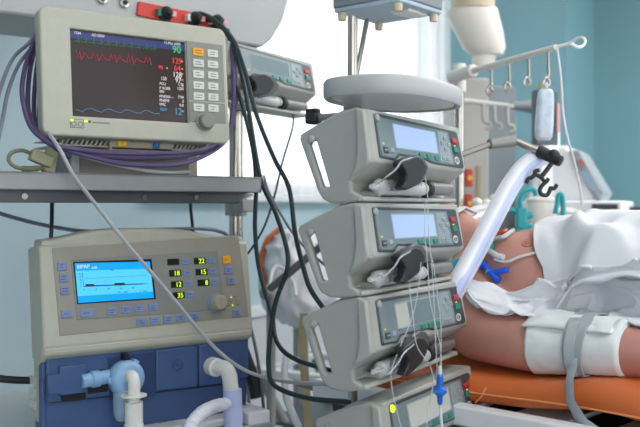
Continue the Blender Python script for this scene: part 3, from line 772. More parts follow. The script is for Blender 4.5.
MB().box(xs0 - 0.004, xs0 + 0.006, 0.004, 0.036, ZSY - 0.0145, ZSY - 0.006).build('cradle', M['pump_shell'], pump, bevel=0.002)
MB().box(xs1 - 0.006, xs1 + 0.002, 0.004, 0.036, ZSY - 0.0145, ZSY - 0.004).build('cradle', M['pump_shell'], pump, bevel=0.002)
MB().box(0.10, 0.24, 0.06, 0.107, -0.11, -0.05).build('pole_clamp', M['steel_dull'], pump, bevel=0.004)

# a syringe lying in the driver
def syringe(label, base, group='syringes lying in the pumps'):
    sy = thing('syringe', base, label, 'syringe', group)
    MB().lathe([(0.0125, 0), (0.0125, xs1 - xs0)], (xs0, YS, ZSY), (1, 0, 0), 24).build('barrel', M['syringe_clear'], sy, ang=50)
    MB().lathe([(0.0001, -0.010), (0.008, -0.009), (0.0122, -0.003), (0.0125, 0.0)], (xs0, YS, ZSY), (1, 0, 0), 20).build('nozzle_end', M['syringe_clear'], sy, ang=60)
    MB().cyl((xs0 - 0.026, YS, ZSY), (xs0 - 0.008, YS, ZSY), 0.004, 0.005).build('luer_tip', M['line_white'], sy)
    MB().cyl((xs1 - 0.05, YS, ZSY), (xs1 - 0.035, YS, ZSY), 0.0118).build('stopper', M['black_rubber'], sy)
    MB().cyl((xs1 - 0.035, YS, ZSY), (xf - 0.004, YS, ZSY), 0.007).build('plunger', M['white_plastic'], sy)
    MB().prism([(0.017 * math.cos(a * .26), 0.012 * math.sin(a * .26)) for a in range(24)], xs1, xs1 + 0.003, 'x').xf(Matrix.Translation((0, YS, ZSY))).build('flange', M['syringe_clear'], sy)
    MB().cyl((xf + 0.013, YS + 0.004, ZSY + 0.002), (LP - 0.02, YS + 0.004, ZSY + 0.002), 0.0115).build('drive_rod', M['steel_dull'], sy, bevel=0.002)
    sc = MB(); rx = random.Random(5)
    for i in range(22):
        xx = xs0 + 0.006 + (xs1 - xs0 - 0.02) * i / 22; ln = 0.007 if i % 5 == 0 else 0.0045
        sc.box(xx, xx + 0.0014, YS - 0.0129, YS - 0.0124, ZSY + 0.004, ZSY + 0.004 + ln)
    sc.build('scale_marks', M['print_dark'], sy)
    text('50 ml', 'scale_text', 'print_dark', 0.014, xs0 + 0.026, ZSY - 0.002, YS - 0.0128, sy)
    return sy
syr = syringe('clear syringe in the top pump of the stack', PF)
# clear tube from the syringe tip up to the clamp, on each of the first two pumps
def relink(root, name, m):
    for ch in root.children:
        if ch.name.split('.')[0] == name:
            ch.material_slots[0].link = 'OBJECT'; ch.material_slots[0].material = M[m]
frames = [PF]
for (px, py, Z, lab, sl, sc, lp) in (
        (368.5, 203.5, 1.30, 'grey syringe pump second from the top of the stack, with a blue lit screen', 'clear syringe in the second pump of the stack', 'lcd_blue', None),
        (372, 297, 1.30, 'grey syringe pump third from the top of the stack, with a dull unlit screen', 'clear syringe in the third pump of the stack', 'lcd_off', None),
        (385.5, 402, 1.31, 'grey syringe pump lowest in the stack, with a lime status lamp', 'clear syringe in the lowest pump of the stack', 'lcd_pale', 'led_lime')):
    f = Fr(P(px, py, Z), YB); frames.append(f)
    r = dup(pump, f.M, lab); relink(r, 'screen', sc)
    if lp: relink(r, 'status_lamp', lp)
    dup(syr, f.M, sl)
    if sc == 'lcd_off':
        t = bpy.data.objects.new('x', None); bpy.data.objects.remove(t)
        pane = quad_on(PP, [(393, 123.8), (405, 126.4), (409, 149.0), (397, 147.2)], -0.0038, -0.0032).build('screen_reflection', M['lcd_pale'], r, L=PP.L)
# the same pump on the trolley pole
fb = Fr((-0.196, 1.95, 1.466), YB)
r = dup(pump, fb.M, 'grey syringe pump with a dark screen on the trolley pole, against the bright window', 'syringe pumps')
relink(r, 'screen', 'lcd_off')
r['group'] = 'stacked syringe pumps'
dup(syr, fb.M, 'clear syringe in the pump beside the bright window')

# --- stand with its tray
pw = PF.w((0.17, 0.12, 0))
St = Fr((pw.x, pw.y, 0), YB)
stn = thing('infusion_stand', St, 'steel infusion stand carrying the stack of syringe pumps and a grey tray', 'infusion stand')
MB().cyl((0, 0, 0.1), (0, 0, P(379, 22, 1.55).z), 0.0085).build('pole', M['steel'], stn)
zt_ = P(390, 100, 1.46).z
def sup(a, b, n, e=2.6):
    r = []
    for i in range(n):
        t = 2 * math.pi * i / n; c, s_ = math.cos(t), math.sin(t)
        r.append((a * math.copysign(abs(c) ** (2 / e), c), b * math.copysign(abs(s_) ** (2 / e), s_)))
    return r
cx, cy = -0.018, -0.088
def ring(a, b, z): return [(cx + x, cy + y, z) for x, y in sup(a, b, 64)]
TAx, TBx = 0.146, 0.092
zt0 = zt_ - 0.006
MB().ring_loft([ring(TAx - 0.011, TBx - 0.011, zt0 + 0.004), ring(TAx - 0.009, TBx - 0.009, zt0 - 0.001), ring(TAx - 0.003, TBx - 0.003, zt0 - 0.002), ring(TAx, TBx, zt0 + 0.003), ring(TAx, TBx, zt0 + 0.022), ring(TAx - 0.003, TBx - 0.003, zt0 + 0.027), ring(TAx - 0.02, TBx - 0.02, zt0 + 0.028)]).build('tray', M['tower_grey'], stn, ang=50)
MB().ring_loft([ring(TAx - 0.013, TBx - 0.013, zt0 + 0.0005), ring(TAx - 0.013, TBx - 0.013, zt0 + 0.0035)]).build('tray_lit_underside', M['white_plastic'], stn)  # lighter sheet painting reflected light onto the underside of the tray
MB().cyl((0, 0, zt0 - 0.02), (0, 0, zt0 + 0.002), 0.016).build('tray_mount', M['steel_dull'], stn, bevel=0.002)
kb = St.loc(P(314, 118, 1.56))
MB().cyl(kb, kb + Vector((0.0, 0, 0)) + (Vector((0, 0, kb.z)) - kb) * 0.9, 0.006).build('clamp_bar', M['steel_dull'], stn)
MB().box(-0.013, 0.013, -0.012, 0.012, -0.011, 0.009).xf(Matrix.Translation(kb)).build('clamp_knob', M['black_rubber'], stn, bevel=0.004)
MB().box(-0.011, 0.004, -0.012, 0.012, 0.006, 0.016).xf(Matrix.Translation(kb)).build('clamp_lever', M['black_rubber'], stn, bevel=0.003)
for z in (0.815, 0.835):
    MB().cyl((0, -0.03, z + 0.005), (0, 0.02, z + 0.005), 0.012).build('joint', M['steel_dull'], stn, bevel=0.002)
for k in range(5):
    a = 2 * math.pi * k / 5
    MB().tube([(0, 0, 0.13), (0.12 * math.cos(a), 0.12 * math.sin(a), 0.11), (0.3 * math.cos(a), 0.3 * math.sin(a), 0.085)], 0.017, 10).build('leg', M['steel_dull'], stn)
    MB().lathe([(0.03, 0.0), (0.034, 0.008), (0.034, 0.018), (0.03, 0.026)], (0.3 * math.cos(a), 0.3 * math.sin(a) - 0.013, 0.034), (0, 1, 0), 16).build('castor', M['black_rubber'], stn)
# --- equipment box above the tray, seen from below
fl_, fn_, ff_, fr_ = (0.0385, 1.536), (0.108, 1.437), (0.1075, 1.62), (0.177, 1.53)
yw = math.degrees(math.atan2(ff_[1] - fl_[1], ff_[0] - fl_[0]))
TBx_ = Fr((fl_[0], fl_[1], P(379, 24, 1.6).z), yw)
tb = thing('equipment_box', TBx_, 'grey equipment box with beige feet high on the infusion pole', 'equipment box')
l2 = TBx_.loc((fr_[0], fr_[1], 0)); l1 = TBx_.loc((ff_[0], ff_[1], 0)); l3 = TBx_.loc((fn_[0], fn_[1], 0))
bx1 = max(l1.x, l2.x) + 0.012; by0 = min(l2.y, l3.y) - 0.012
MB().box(-0.012, bx1, by0, 0.012, 0.012, 0.16).build('body', M['box_grey'], tb, bevel=0.004)
MB().box(-0.010, bx1 - 0.002, by0 + 0.002, 0.010, 0.006, 0.014).build('base_plate', M['box_base'], tb, bevel=0.002)
MB().box(bx1 * 0.35, bx1 - 0.02, by0 + 0.02, by0 * 0.55, 0.002, 0.008).build('battery_door', M['white_plastic'], tb, bevel=0.002)
for x in (0.0, bx1 - 0.012):
    for y in (0.0, by0 + 0.012):
        MB().lathe([(0.007, 0.008), (0.0075, 0.0), (0.0065, -0.007), (0.0001, -0.0075)], (x, y, 0), (0, 0, 1), 16).build('foot', M['foot_beige'], tb)
tag(MB().cyl(P(367, 20, 1.55), P(352.5, 96, 1.49), 0.0042).build('stay_rod', M['steel_dull']), 'slim grey stay rod slanting from the box to the tray', 'rod')

# ------------------------------------------------------------------ ceiling console behind the monitor
yC = 0.27
CF = A.sub((0, yC, ax(20, 15, yC)[1]))
con = thing('supply_console', CF, 'large grey ceiling console with red sockets behind the patient monitor', 'console')
xr1, zr1 = CF.hit(262, 50); xr2, zr2 = CF.hit(283, 20); xr3, zr3 = CF.hit(291, -2)
MB().prism([(-0.9, 0.0), (xr1 - 0.09, 0.0), (xr1, -0.004), (xr1 + 0.03, 0.02), (xr2, zr2), (xr3, zr3 + 0.02), (xr3 + 0.02, 0.5), (-0.9, 0.5)], 0.0, 0.24, 'y').build('body', M['tower_grey'], con, bevel=0.006)
MB().box(-0.9, -0.02, -0.006, 0.004, -0.004, 0.014).build('edge_strip', M['white_trim'], con, bevel=0.001)
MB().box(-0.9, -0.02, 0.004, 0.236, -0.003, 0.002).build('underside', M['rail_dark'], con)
x0 = CF.hit(243, 44)[0]; x1 = CF.hit(262, 48)[0]
MB().box(x0, x1, 0.02, 0.08, -0.012, 0.004).build('light_bracket', M['white_plastic'], con, bevel=0.003)
MB().box(-0.2, 0.2, 0.05, 0.2, 0.5, H - CF.M.translation.z).build('ceiling_column', M['tower_grey'], con, bevel=0.01)
for px, py in ((102, -1), (124, 3)):
    x, z = CF.hit(px, py)
    MB().lathe([(0.012, 0.0), (0.012, -0.006), (0.008, -0.007)], (x, 0, z), (0, 1, 0), 20).build('round_jack', M['steel'], con, bevel=0.001)
    MB().lathe([(0.006, 0.0), (0.0055, -0.0078)], (x, 0, z), (0, 1, 0), 14).build('jack_hole', M['black_gap'], con)
for a_, b_, c_, d_ in (((139, 1), (171, 7.5), (168.5, 22), (137, 15)), ((172.5, 8), (199, 13.2), (196, 27), (169.5, 22)), ((200.5, 13.5), (226, 19), (223, 33), (197, 27))):
    s_ = quad_on(CF, [a_, b_, c_, d_], -0.008, 0.002).build('socket_plate', M['socket_red'], con, bevel=0.002)
def sp_(px, py, y=-0.02):
    x, z = CF.hit(px, py, y); return CF.w((x, y, z))
for i, (px, py) in enumerate(((165, 14), (194, 19), (216, 22))):
    f = Fr(sp_(px, py, -0.012), YA)
    pl = thing('power_plug', f, ('black power plug in the first red socket behind the monitor', 'black power plug in the middle red socket behind the monitor', 'black power plug in the end red socket near the cables')[i], 'plug', 'plugs in the red sockets')
    MB().lathe([(0.016, 0.006), (0.016, -0.012), (0.010, -0.02), (0.006, -0.03)], (0, 0, 0), (0, 1, 0), 18).build('plug_body', M['black_rubber'], pl, bevel=0.002)
    MB().box(-0.022, -0.010, -0.012, 0.004, -0.008, 0.008).build('tab', M['white_plastic'] if i else M['key_green'], pl, bevel=0.001)
    MB().box(0.0, 0.018, -0.022, -0.014, -0.008, 0.004).build('tag', M['pink'], pl, bevel=0.001)

# ------------------------------------------------------------------ cables of station A
def W3(px, py, y):           # a point at depth y of station A's frame
    x, z = ax(px, py, y); v = A.w((x, y, z)); return v
def acable(name, pts, r, m, label, cat='cable', group=None, sub=8, seg=8):
    return tag(MB().tube([W3(*p) for p in pts], r, seg, sub).build(name, m), label, cat, group)
g = 'purple sensor cables around the monitor'
acable('sensor_cable', [(40, 26, .12), (30, 52, .10), (23.5, 75, .08), (22.5, 98, .06), (31, 127, .03), (50, 143, -.01), (75, 149, -.03), (124, 153.5, -.035), (180, 152.5, -.03), (210, 147, 0), (226, 134, .04), (233, 110, .07), (232.5, 60, .1), (228, 30, .16)], 0.0046, 'purple', 'purple sensor cable on the outside of the loop around the monitor', group=g)
acable('sensor_cable', [(41, 34, .12), (32, 60, .1), (28, 90, .08), (30, 118, .05), (44, 140, 0), (64, 149, -.02), (92, 157, -.03), (124, 164, -.035), (165, 165.5, -.035), (191, 161, -.02), (216, 149, .02), (229, 134, .05), (236, 100, .08), (235, 50, .12)], 0.0046, 'purple', 'purple sensor cable hanging lowest under the monitor', group=g)
acable('sensor_cable', [(42, 40, .13), (37, 66, .11), (34, 100, .09), (36, 124, .06), (52, 143, .02), (84, 153, -.01), (128, 158.5, -.02), (176, 157, -.015), (206, 151, .01), (222, 141, .04)], 0.0044, 'purple', 'purple sensor cable between the other two under the monitor', group=g)
acable('sensor_cable', [(42, 55, .13), (40, 90, .10), (39, 118, .08), (44, 138, .04), (58, 150, .02), (70, 158, .02)], 0.004, 'vent_blue_dark', 'dark blue cable close against the side of the monitor')
acable('signal_cable', [(40, 30, .13), (28, 44, .12), (14, 57, .1), (4, 78, .06), (-6, 112, 0)], 0.0036, 'cable_grey', 'grey blue cable fanning out from the monitor, the upper of two')
acable('signal_cable', [(40, 40, .13), (30, 50, .12), (18, 66, .1), (8, 92, .06), (2, 122, .02), (-4, 150, 0)], 0.0036, 'cable_grey', 'grey blue cable fanning out from the monitor, the lower of two')
acable('pale_tube', [(58, 144, -.012), (70, 151, -.02), (101, 161, -.028), (142, 170, -.03), (169, 172.5, -.025), (190, 172, .02)], 0.0035, 'line_grey', 'pale tube sagging onto the shelf under the docking unit', 'tube')
acable('gas_sampling_line', [(48, 132, .0), (60, 150, -.035), (74, 176, -.045), (100, 210, -.045), (126, 243, -.05), (150, 271, -.055), (176, 302, -.06), (202, 334, -.065), (224, 356, -.075), (250, 372.5, -.1), (286, 381.5, -.2), (330, 384, -.42), (352, 383, -.5)], 0.0036, 'line_grey', 'long pale line crossing the ventilator screen down to the pumps', 'tube')
acable('signal_cable', [(-8, 211, .3), (12, 217, .3), (37, 223.5, .28), (66, 229, .26), (90, 231.5, .24), (120, 231, .22), (176, 229, .2), (202, 228.8, .2), (218, 231, .2), (229, 238, .18), (236, 262, .17), (244, 330, .18), (250, 420, .2)], 0.0042, 'cable_grey', 'grey cable running behind the top of the ventilator')
acable('power_cable', [(53, 170, .24), (52, 205, .22), (51.5, 228, .2), (50, 250, .2)], 0.0042, 'dark_green', 'short dark cable dropping from the shelf to the ventilator, farther from the pole')
acable('power_cable', [(190, 170, .24), (190.5, 205, .22), (192.5, 226, .2), (194, 250, .2)], 0.0036, 'dark_green', 'short dark cable dropping from the shelf beside the pole')
acable('power_cable', [(-12, 375, .1), (0, 378.5, .1), (14, 380, .1), (30, 380.5, .1)], 0.007, 'black_rubber', 'thick black cable entering the side of the ventilator')
# beige plugs on the shelf
f = Fr(W3(46, 160, .06), YA)
bp_ = thing('cable_plug', f, 'beige cable plug with a looped olive lead on the shelf', 'plug')
I = f.I
MB().box(-0.03, 0.012, -0.012, 0.012, -0.012, 0.010).xf(Matrix.Rotation(rad(-22), 4, 'Y') if False else Matrix.Rotation(rad(22), 4, 'Y')).build('plug_body', M['beige_cable'], bp_, bevel=0.003)
MB().box(-0.010, 0.012, -0.010, 0.014, -0.026, 0.026).xf(Matrix.Translation((0.012, 0.012, 0.002)) @ Matrix.Rotation(rad(12), 4, 'Y')).build('plug_head', M['beige_cable'], bp_, bevel=0.004)
MB().tube([I @ W3(*p) for p in ((42, 154, .06), (32, 153.5, .06), (22, 150.5, .06), (12, 152.5, .06), (8.5, 159, .06), (13, 165.5, .06), (22, 168.5, .06), (34, 168.5, .06), (44, 168, .06))], 0.0036, 8, 8).build('lead', M['olive_cable'], bp_)
MB().tube([I @ W3(*p) for p in ((22, 168.5, .06), (30, 168.8, .06), (38, 168.4, .06))], 0.0052, 8, 6).build('strain_relief', M['olive_cable'], bp_)
# power cords from the red sockets down to the tower
cable('power_cable', [tuple(sp_(165, 14, -.04)) for _ in range(0)] + [(168, 14, 2.14), (190, 11.5, 2.1), (212, 18, 2.02), (232, 38, 1.94), (244, 68, 1.88), (256, 113, 1.82), (274, 158, 1.76), (289, 188, 1.72), (295, 232, 1.68), (304, 270, 1.64), (311, 290, 1.6), (326, 312, 1.56)], 0.0046, 'dark_green', 'dark power cord running highest over the sockets and down behind the third pump', 'power cord', 'dark power cords from the red sockets')
cable('power_cable', [(196, 19, 2.1), (212, 21, 2.04), (226, 33, 1.98), (236, 55, 1.93), (246, 95, 1.88), (256.5, 158, 1.85), (263, 186, 1.82), (276, 214, 1.8), (287, 250, 1.78), (286.5, 272, 1.76), (276, 301, 1.74), (270.5, 334, 1.72), (268.5, 366, 1.7), (275, 386, 1.66), (308, 398, 1.58), (352, 402, 1.5)], 0.0048, 'dark_green', 'dark power cord bulging outward before it crosses over, ending at the lowest pump', 'power cord', 'dark power cords from the red sockets')
cable('power_cable', [(217, 22, 2.08), (222, 34, 2.02), (228, 60, 1.96), (242, 104, 1.9), (253, 150, 1.87), (256, 186, 1.84), (255, 228, 1.82), (259, 268, 1.8), (271, 312, 1.76), (277, 342, 1.72), (294, 358.5, 1.66), (330, 370.5, 1.56)], 0.0046, 'dark_green', 'dark power cord hanging straightest beside the trolley pole', 'power cord', 'dark power cords from the red sockets')
cable('thin_cable', [(294, 112, 2.2), (292, 130, 2.16), (283, 160, 2.1), (275, 194, 2.05), (265, 225, 2.02), (252, 248, 2.0), (240, 262, 2.0)], 0.0026, 'dark_green', 'thin dark teal lead falling from the window pump to the trolley')
cable('thin_cable', [(264, 176, 1.95), (268, 190, 1.92), (279, 211, 1.9), (295, 236, 1.88), (312, 254, 1.84), (326, 266, 1.8)], 0.003, 'cable_grey', 'thin grey lead running from the shelf end to the pumps')
# clear lines hanging over the pumps
def pl_(f, px, py, y, base):   # a point seen on pump 1, moved to another pump
    x, z = PF.hit(px, py, y); return f.w((x, y, z))
for k, lab in ((0, 'clear line looped from the top syringe to its clamp'), (1, 'clear line looped from the second syringe to its clamp'), (2, 'clear line looped from the third syringe to its clamp')):
    f = frames[k]
    pts = [f.w((xs0 - 0.022, YS, ZSY)), f.w((xs0 - 0.03, YS - 0.02, ZSY + 0.008)), pl_(f, 385, 178, -.045, 0), pl_(f, 396, 169, -.05, 0), pl_(f, 402, 161, -.052, 0), pl_(f, 412, 157.5, -.05, 0)]
    tag(MB().tube(pts, 0.0010, 6, 8).build('infusion_line', M['clear_line']), lab, 'infusion line', 'thin infusion lines on the pumps')
hang = [([(425, 176, 1.38), (427.5, 195, 1.38), (428.5, 230, 1.375), (431.5, 262, 1.37), (434, 300, 1.36), (435.5, 340, 1.355), (437.5, 378, 1.35)], 'thin infusion line falling from the top clamp to the blue stopcock'),
        ([(411, 250, 1.35), (409, 268, 1.345), (410, 292, 1.34), (413, 316, 1.33), (417, 346, 1.32), (430, 366, 1.325), (433, 384, 1.33), (428, 410, 1.33), (427, 430, 1.33)], 'thin infusion line curving down from the second clamp'),
        ([(421, 262, 1.36), (419, 285, 1.345), (412, 318, 1.33), (398, 352, 1.31), (391, 380, 1.3), (402, 432, 1.3)], 'thin infusion line swinging inward over the third pump'),
        ([(432, 258, 1.37), (437, 290, 1.37), (441, 330, 1.36), (440, 378, 1.35)], 'thin infusion line straightest above the blue stopcock'),
        ([(425, 200, 1.38), (424.8, 232, 1.375), (428, 270, 1.36), (430, 300, 1.35), (440, 345, 1.345), (441.5, 376, 1.35)], 'thin infusion line over the second screen')]
for pts, lab in hang:
    tag(MB().tube([P(*p) for p in pts], 0.00075, 6, 8).build('infusion_line', M['clear_line']), lab, 'infusion line', 'thin infusion lines on the pumps')
f = Fr(P(440, 388, 1.35))
sk = thing('stopcock', f, 'blue stopcock hanging on its line over the lowest pump', 'stopcock')
MB().lathe([(0.0025, 0.022), (0.0055, 0.018), (0.0055, 0.002), (0.009, 0.0), (0.009, -0.008), (0.005, -0.012), (0.004, -0.022), (0.002, -0.026)], (0, 0, 0), (0, 0, 1), 16).build('valve_body', M['stopcock_blue'], sk)
MB().box(-0.010, 0.010, -0.008, 0.0, -0.007, -0.001).build('lever', M['stopcock_blue'], sk, bevel=0.002)
MB().tube([(0, 0, -0.024), (0.002, 0, -0.05), (0.006, 0, -0.09)], 0.0022, 8).build('tail_line', M['line_white'], sk)
MB().cyl((0, 0, 0.02), (0, 0, 0.034), 0.003).build('connector', M['line_white'], sk)

# ------------------------------------------------------------------ between the trolley and the tower
f = Fr((P(271, 208, 2.35).x, 2.35, 0), YB)
sa = thing('support_post', f, 'grey post with a slanting arm standing behind the power cords', 'support arm')
zt2 = P(271, 295, 2.35).z
MB().cyl((0, 0, 0.05), (0, 0, zt2), 0.0125).build('post', M['steel_dull'], sa)
MB().cyl((0, 0, 0.0), (0, 0, 0.05), 0.16, 0.12).build('foot_plate', M['rail_dark'], sa, bevel=0.004)
i0 = f.loc(P(265, 293, 2.33)); i1 = f.loc(P(338, 232, 2.33))
MB().cyl(i0, i1, 0.0105).build('arm', M['rail_dark'], sa)
MB().ball(i0 + Vector((0.008, 0, 0)), 0.02).build('joint', M['steel_dull'], sa)
tag(MB().strip([P(304, 313, 2.0), P(303, 336, 2.0), P(304, 365, 2.0), P(307, 405, 1.98), P(309, 432, 1.98)], (1, 0, 0), 0.019, 0.004).build('hanging_strap', M['tan_strap']), 'tan strap hanging beside the pump stack', 'strap')
cable('drain_tube', [(286, 356, 1.95), (284.5, 372, 1.9), (286, 396, 1.86), (292, 412, 1.82), (302, 434, 1.8)], 0.0075, 'line_white', 'white tube bending down between trolley and pumps', 'tube')
cable('black_hose', [(241, 346, 1.88), (247, 362, 1.87), (253, 380, 1.86), (257, 398, 1.85)], 0.0135, 'black_rubber', 'thick black hose slanting behind the ventilator end', 'hose')
cable('thin_cable', [(244, 300, 1.97), (256, 350, 1.9), (262, 392, 1.84), (266, 436, 1.8)], 0.0034, 'rail_dark', 'grey lead dropping over the trolley deck end')
cable('thin_cable', [(300, 384, 1.86), (322, 392, 1.82), (334, 404, 1.8), (340, 420, 1.8)], 0.006, 'olive_cable', 'olive tube hooked under the lowest pumps')
# low frame standing behind
f = Fr(P(300, 372, 2.5) - Vector((0, 0, P(300, 372, 2.5).z)), YB - 90)
lf = thing('low_frame', f, 'white metal frame with crossed legs low behind the pump stack', 'frame')
zf = P(300, 372, 2.5).z
MB().box(-0.16, 0.22, -0.02, 0.02, zf - 0.02, zf).box(-0.16, 0.22, 0.3, 0.34, zf - 0.02, zf).box(-0.16, -0.13, -0.02, 0.34, zf - 0.02, zf).box(0.19, 0.22, -0.02, 0.34, zf - 0.02, zf).build('top_rail', M['bed_white'], lf, bevel=0.004)
MB().cyl((-0.14, 0, zf - 0.02), (0.2, 0.1, 0.02), 0.014).build('leg', M['steel_dull'], lf)
MB().cyl((0.2, 0, zf - 0.02), (-0.14, 0.1, 0.02), 0.014).build('leg', M['steel_dull'], lf)
MB().cyl((-0.14, 0.32, zf - 0.02), (0.2, 0.22, 0.02), 0.014).build('leg', M['steel_dull'], lf)
MB().cyl((0.2, 0.32, zf - 0.02), (-0.14, 0.22, 0.02), 0.014).build('leg', M['steel_dull'], lf)
MB().box(-0.13, 0.19, 0.0, 0.3, zf - 0.16, zf - 0.15).build('lower_panel', M['dark_plate'], lf)

# ------------------------------------------------------------------ the bed and the patient
u = Vector((0.72, -0.69, 0)).normalized()
YP = math.degrees(math.atan2(u.y, u.x))
ZM = P(490, 371, 1.64).z                                  # top of the mattress
PB = Fr((P(480, HY, 1.65).x, 1.65, ZM), YP)               # x towards the feet, -y towards the viewer
def pw_(x, y, z): return PB.w((x, y, z))
XL0, XL1 = -0.29, 1.25
f = Fr(PB.M.translation, YP)
bed = thing('hospital_bed', Fr(pw_(0.2, 0.35, -ZM), YP), 'white hospital bed frame under the orange mattress', 'bed')
J = Matrix.Translation((-0.2, -0.35, ZM))                 # from patient coordinates to bed coordinates
zr0 = -0.046
b = MB().box(XL0, XL1, -0.150, -0.118, zr0 - 0.022, zr0 + 0.012).box(XL0, XL1, 0.80, 0.83, zr0 - 0.05, zr0)
b.build('side_rail', M['bed_white'], bed, bevel=0.004, L=J)
for i in range(11):
    x = XL0 + 0.05 + i * 0.175
    MB().box(x, x + 0.10, -0.10, 0.80, zr0 - 0.012, zr0 - 0.004).build('slat', M['bed_white'], bed, bevel=0.002, L=J)
MB().box(XL0, XL1, -0.09, 0.79, zr0 - 0.06, zr0 - 0.045).build('under_panel', M['bed_dark'], bed, L=J)
MB().box(XL0, XL1, -0.078, -0.066, zr0 - 0.02, zr0 - 0.004).build('inner_rail', M['bed_white'], bed, bevel=0.004, L=J)
for x in (-0.09, 0.3):
    MB().cyl((x, -0.147, zr0 - 0.004), (x, -0.154, zr0 - 0.004), 0.008).build('bolt', M['black_gap'], bed, L=J)
for x in (XL0 + 0.1, XL1 - 0.1):
    for y in (-0.05, 0.75):
        MB().box(x - 0.03, x + 0.03, y - 0.03, y + 0.03, -ZM + 0.1, zr0 - 0.05).build('leg', M['bed_white'], bed, bevel=0.004, L=J)
        MB().cyl((x, y - 0.015, -ZM + 0.05), (x, y + 0.015, -ZM + 0.05), 0.05).build('castor', M['black_rubber'], bed, bevel=0.004, L=J)
MB().box(-0.425, -0.405, 0.10, 0.74, zr0 - 0.05, 0.10).build('headboard', M['bed_white'], bed, bevel=0.01, L=J)
def smooth01(t): t = max(0, min(1, t)); return t * t * (3 - 2 * t)
# mattress: a soft slab with a welted seam
mt = thing('mattress', PB, 'orange vinyl mattress under the patient', 'mattress')
mb = MB(); rings = []
nx = 60
def my(a, x):
    sag = 0.004 * math.sin(x * 9) + 0.003 * math.sin(x * 23 + 1)
    prof = [(-0.052, -0.003), (-0.068, -0.012), (-0.074, -0.026), (-0.075, -0.040), (-0.070, -0.046), (-0.055, -0.050), (0.75, -0.050), (0.77, -0.03), (0.75, -0.004), (0.3, 0.0)]
    rise = 0.026 * smooth01((x - 0.02) / 0.30)
    end = smooth01((XL0 + 0.12 - x) / 0.09)
    swell = 0.034 * smooth01((x - 0.06) / 0.34)
    return [(x - 0.06 * end * smooth01((y + 0.1) / 0.3), y - (swell if y < -0.04 else 0), z + (sag + rise if z > -0.06 else 0)) for y, z in prof]
for i in range(nx + 1):
    x = XL0 + 0.03 + (XL1 - XL0 - 0.06) * i / nx
    rings.append(my(0, x))
mb.ring_loft(rings).build('cover', M['orange_vinyl'], mt, ang=60)
MB().tube([(XL0 + 0.04 + (XL1 - XL0 - 0.08) * i / 40, -0.0755 - 0.034 * smooth01((XL0 + 0.04 + (XL1 - XL0 - 0.08) * i / 40 - 0.06) / 0.34), -0.026 + 0.013 * smooth01((XL0 + 0.04 + (XL1 - XL0 - 0.08) * i / 40 - 0.02) / 0.3)) for i in range(41)], 0.0018, 6, 2).build('seam', M['orange_seam'], mt)
MB().tube([(0.04, -0.0745, -0.042), (0.052, -0.075, -0.03), (0.06, -0.071, -0.014)], 0.0018, 6).build('seam', M['orange_seam'], mt)
# pillow
pb_ = MB(); pb_.ball((0, 0, 0), 1, 0.135, 0.2, 0.058, 32)
for v in pb_.bm.verts:
    n_ = noise.noise(v.co * 9) * 0.012; v.co += v.co.normalized() * n_
pi = pb_.build('pillow', M['sheet'], ang=80); pi.matrix_world = PB.M @ Matrix.Translation((-0.27, 0.24, 0.06))
tag(pi, 'white pillow under the head of the patient', 'pillow')

# body: one continuous skin
def capsule(bm_, a, b_, r0, r1, n=5, seg=16):
    a = Vector(a); b_ = Vector(b_); L_ = (b_ - a).length; d = b_ - a
    prof = [(r0 * math.sin(i / n * math.pi / 2), -r0 * math.cos(i / n * math.pi / 2)) for i in range(n + 1)] + [(r1 * math.cos(i / n * math.pi / 2), L_ + r1 * math.sin(i / n * math.pi / 2)) for i in range(n + 1)]
    t = MB(); t.bm.free(); t.bm = bm_
    t.lathe(prof, a, d, seg)
pm = MB(); B_ = pm.bm
def ell(c, sx, sy, sz, rz=0, ry=0):
    pm.ball(c, 1, sx, sy, sz, 28, T=Matrix.Rotation(rad(rz), 3, 'Z') @ Matrix.Rotation(rad(ry), 3, 'Y'))
def cap(a, b_, r0, r1): capsule(B_, a, b_, r0, r1)
TY = 0.235                                               # axis of the trunk
ell((0.05, TY, 0.138), 0.22, 0.165, 0.130)                # rib cage
ell((0.00, TY - 0.075, 0.182), 0.115, 0.085, 0.072, 0, 4) # near breast
ell((0.00, TY + 0.075, 0.185), 0.115, 0.085, 0.072, 0, 4)
ell((0.32, TY, 0.145), 0.24, 0.16, 0.14)                  # belly
ell((0.52, TY, 0.105), 0.16, 0.17, 0.105)                # hips
ell((-0.10, TY, 0.135), 0.10, 0.17, 0.105)                # shoulder girdle
cap((-0.09, 0.10, 0.125), (-0.02, 0.035, 0.078), 0.078, 0.062)   # near shoulder
cap((-0.02, 0.03, 0.072), (0.10, 0.0, 0.060), 0.062, 0.050)
cap((0.10, 0.0, 0.060), (0.31, 0.0, 0.068), 0.050, 0.042)
cap((0.31, 0.0, 0.068), (0.56, 0.02, 0.058), 0.041, 0.028)     # forearm
ell((0.625, 0.03, 0.048), 0.05, 0.042, 0.02)             # hand
for k, (dy, ln) in enumerate(((-0.032, 0.072), (-0.011, 0.085), (0.011, 0.08), (0.031, 0.062))):
    cap((0.66, 0.03 + dy, 0.050), (0.66 + ln * .55, 0.03 + dy * 1.15, 0.050), 0.0105, 0.0095)
    cap((0.66 + ln * .55, 0.03 + dy * 1.15, 0.050), (0.66 + ln, 0.03 + dy * 1.15, 0.036), 0.0095, 0.0085)
cap((0.60, 0.065, 0.048), (0.645, 0.098, 0.040), 0.012, 0.010)
cap((-0.09, TY + 0.14, 0.105), (0.0, TY + 0.21, 0.075), 0.075, 0.06)
cap((0.0, TY + 0.21, 0.075), (0.28, TY + 0.235, 0.06), 0.055, 0.043)
cap((0.28, TY + 0.235, 0.05), (0.52, TY + 0.2, 0.05), 0.04, 0.03)
cap((0.55, TY - 0.09, 0.09), (1.0, TY - 0.1, 0.08), 0.085, 0.06)
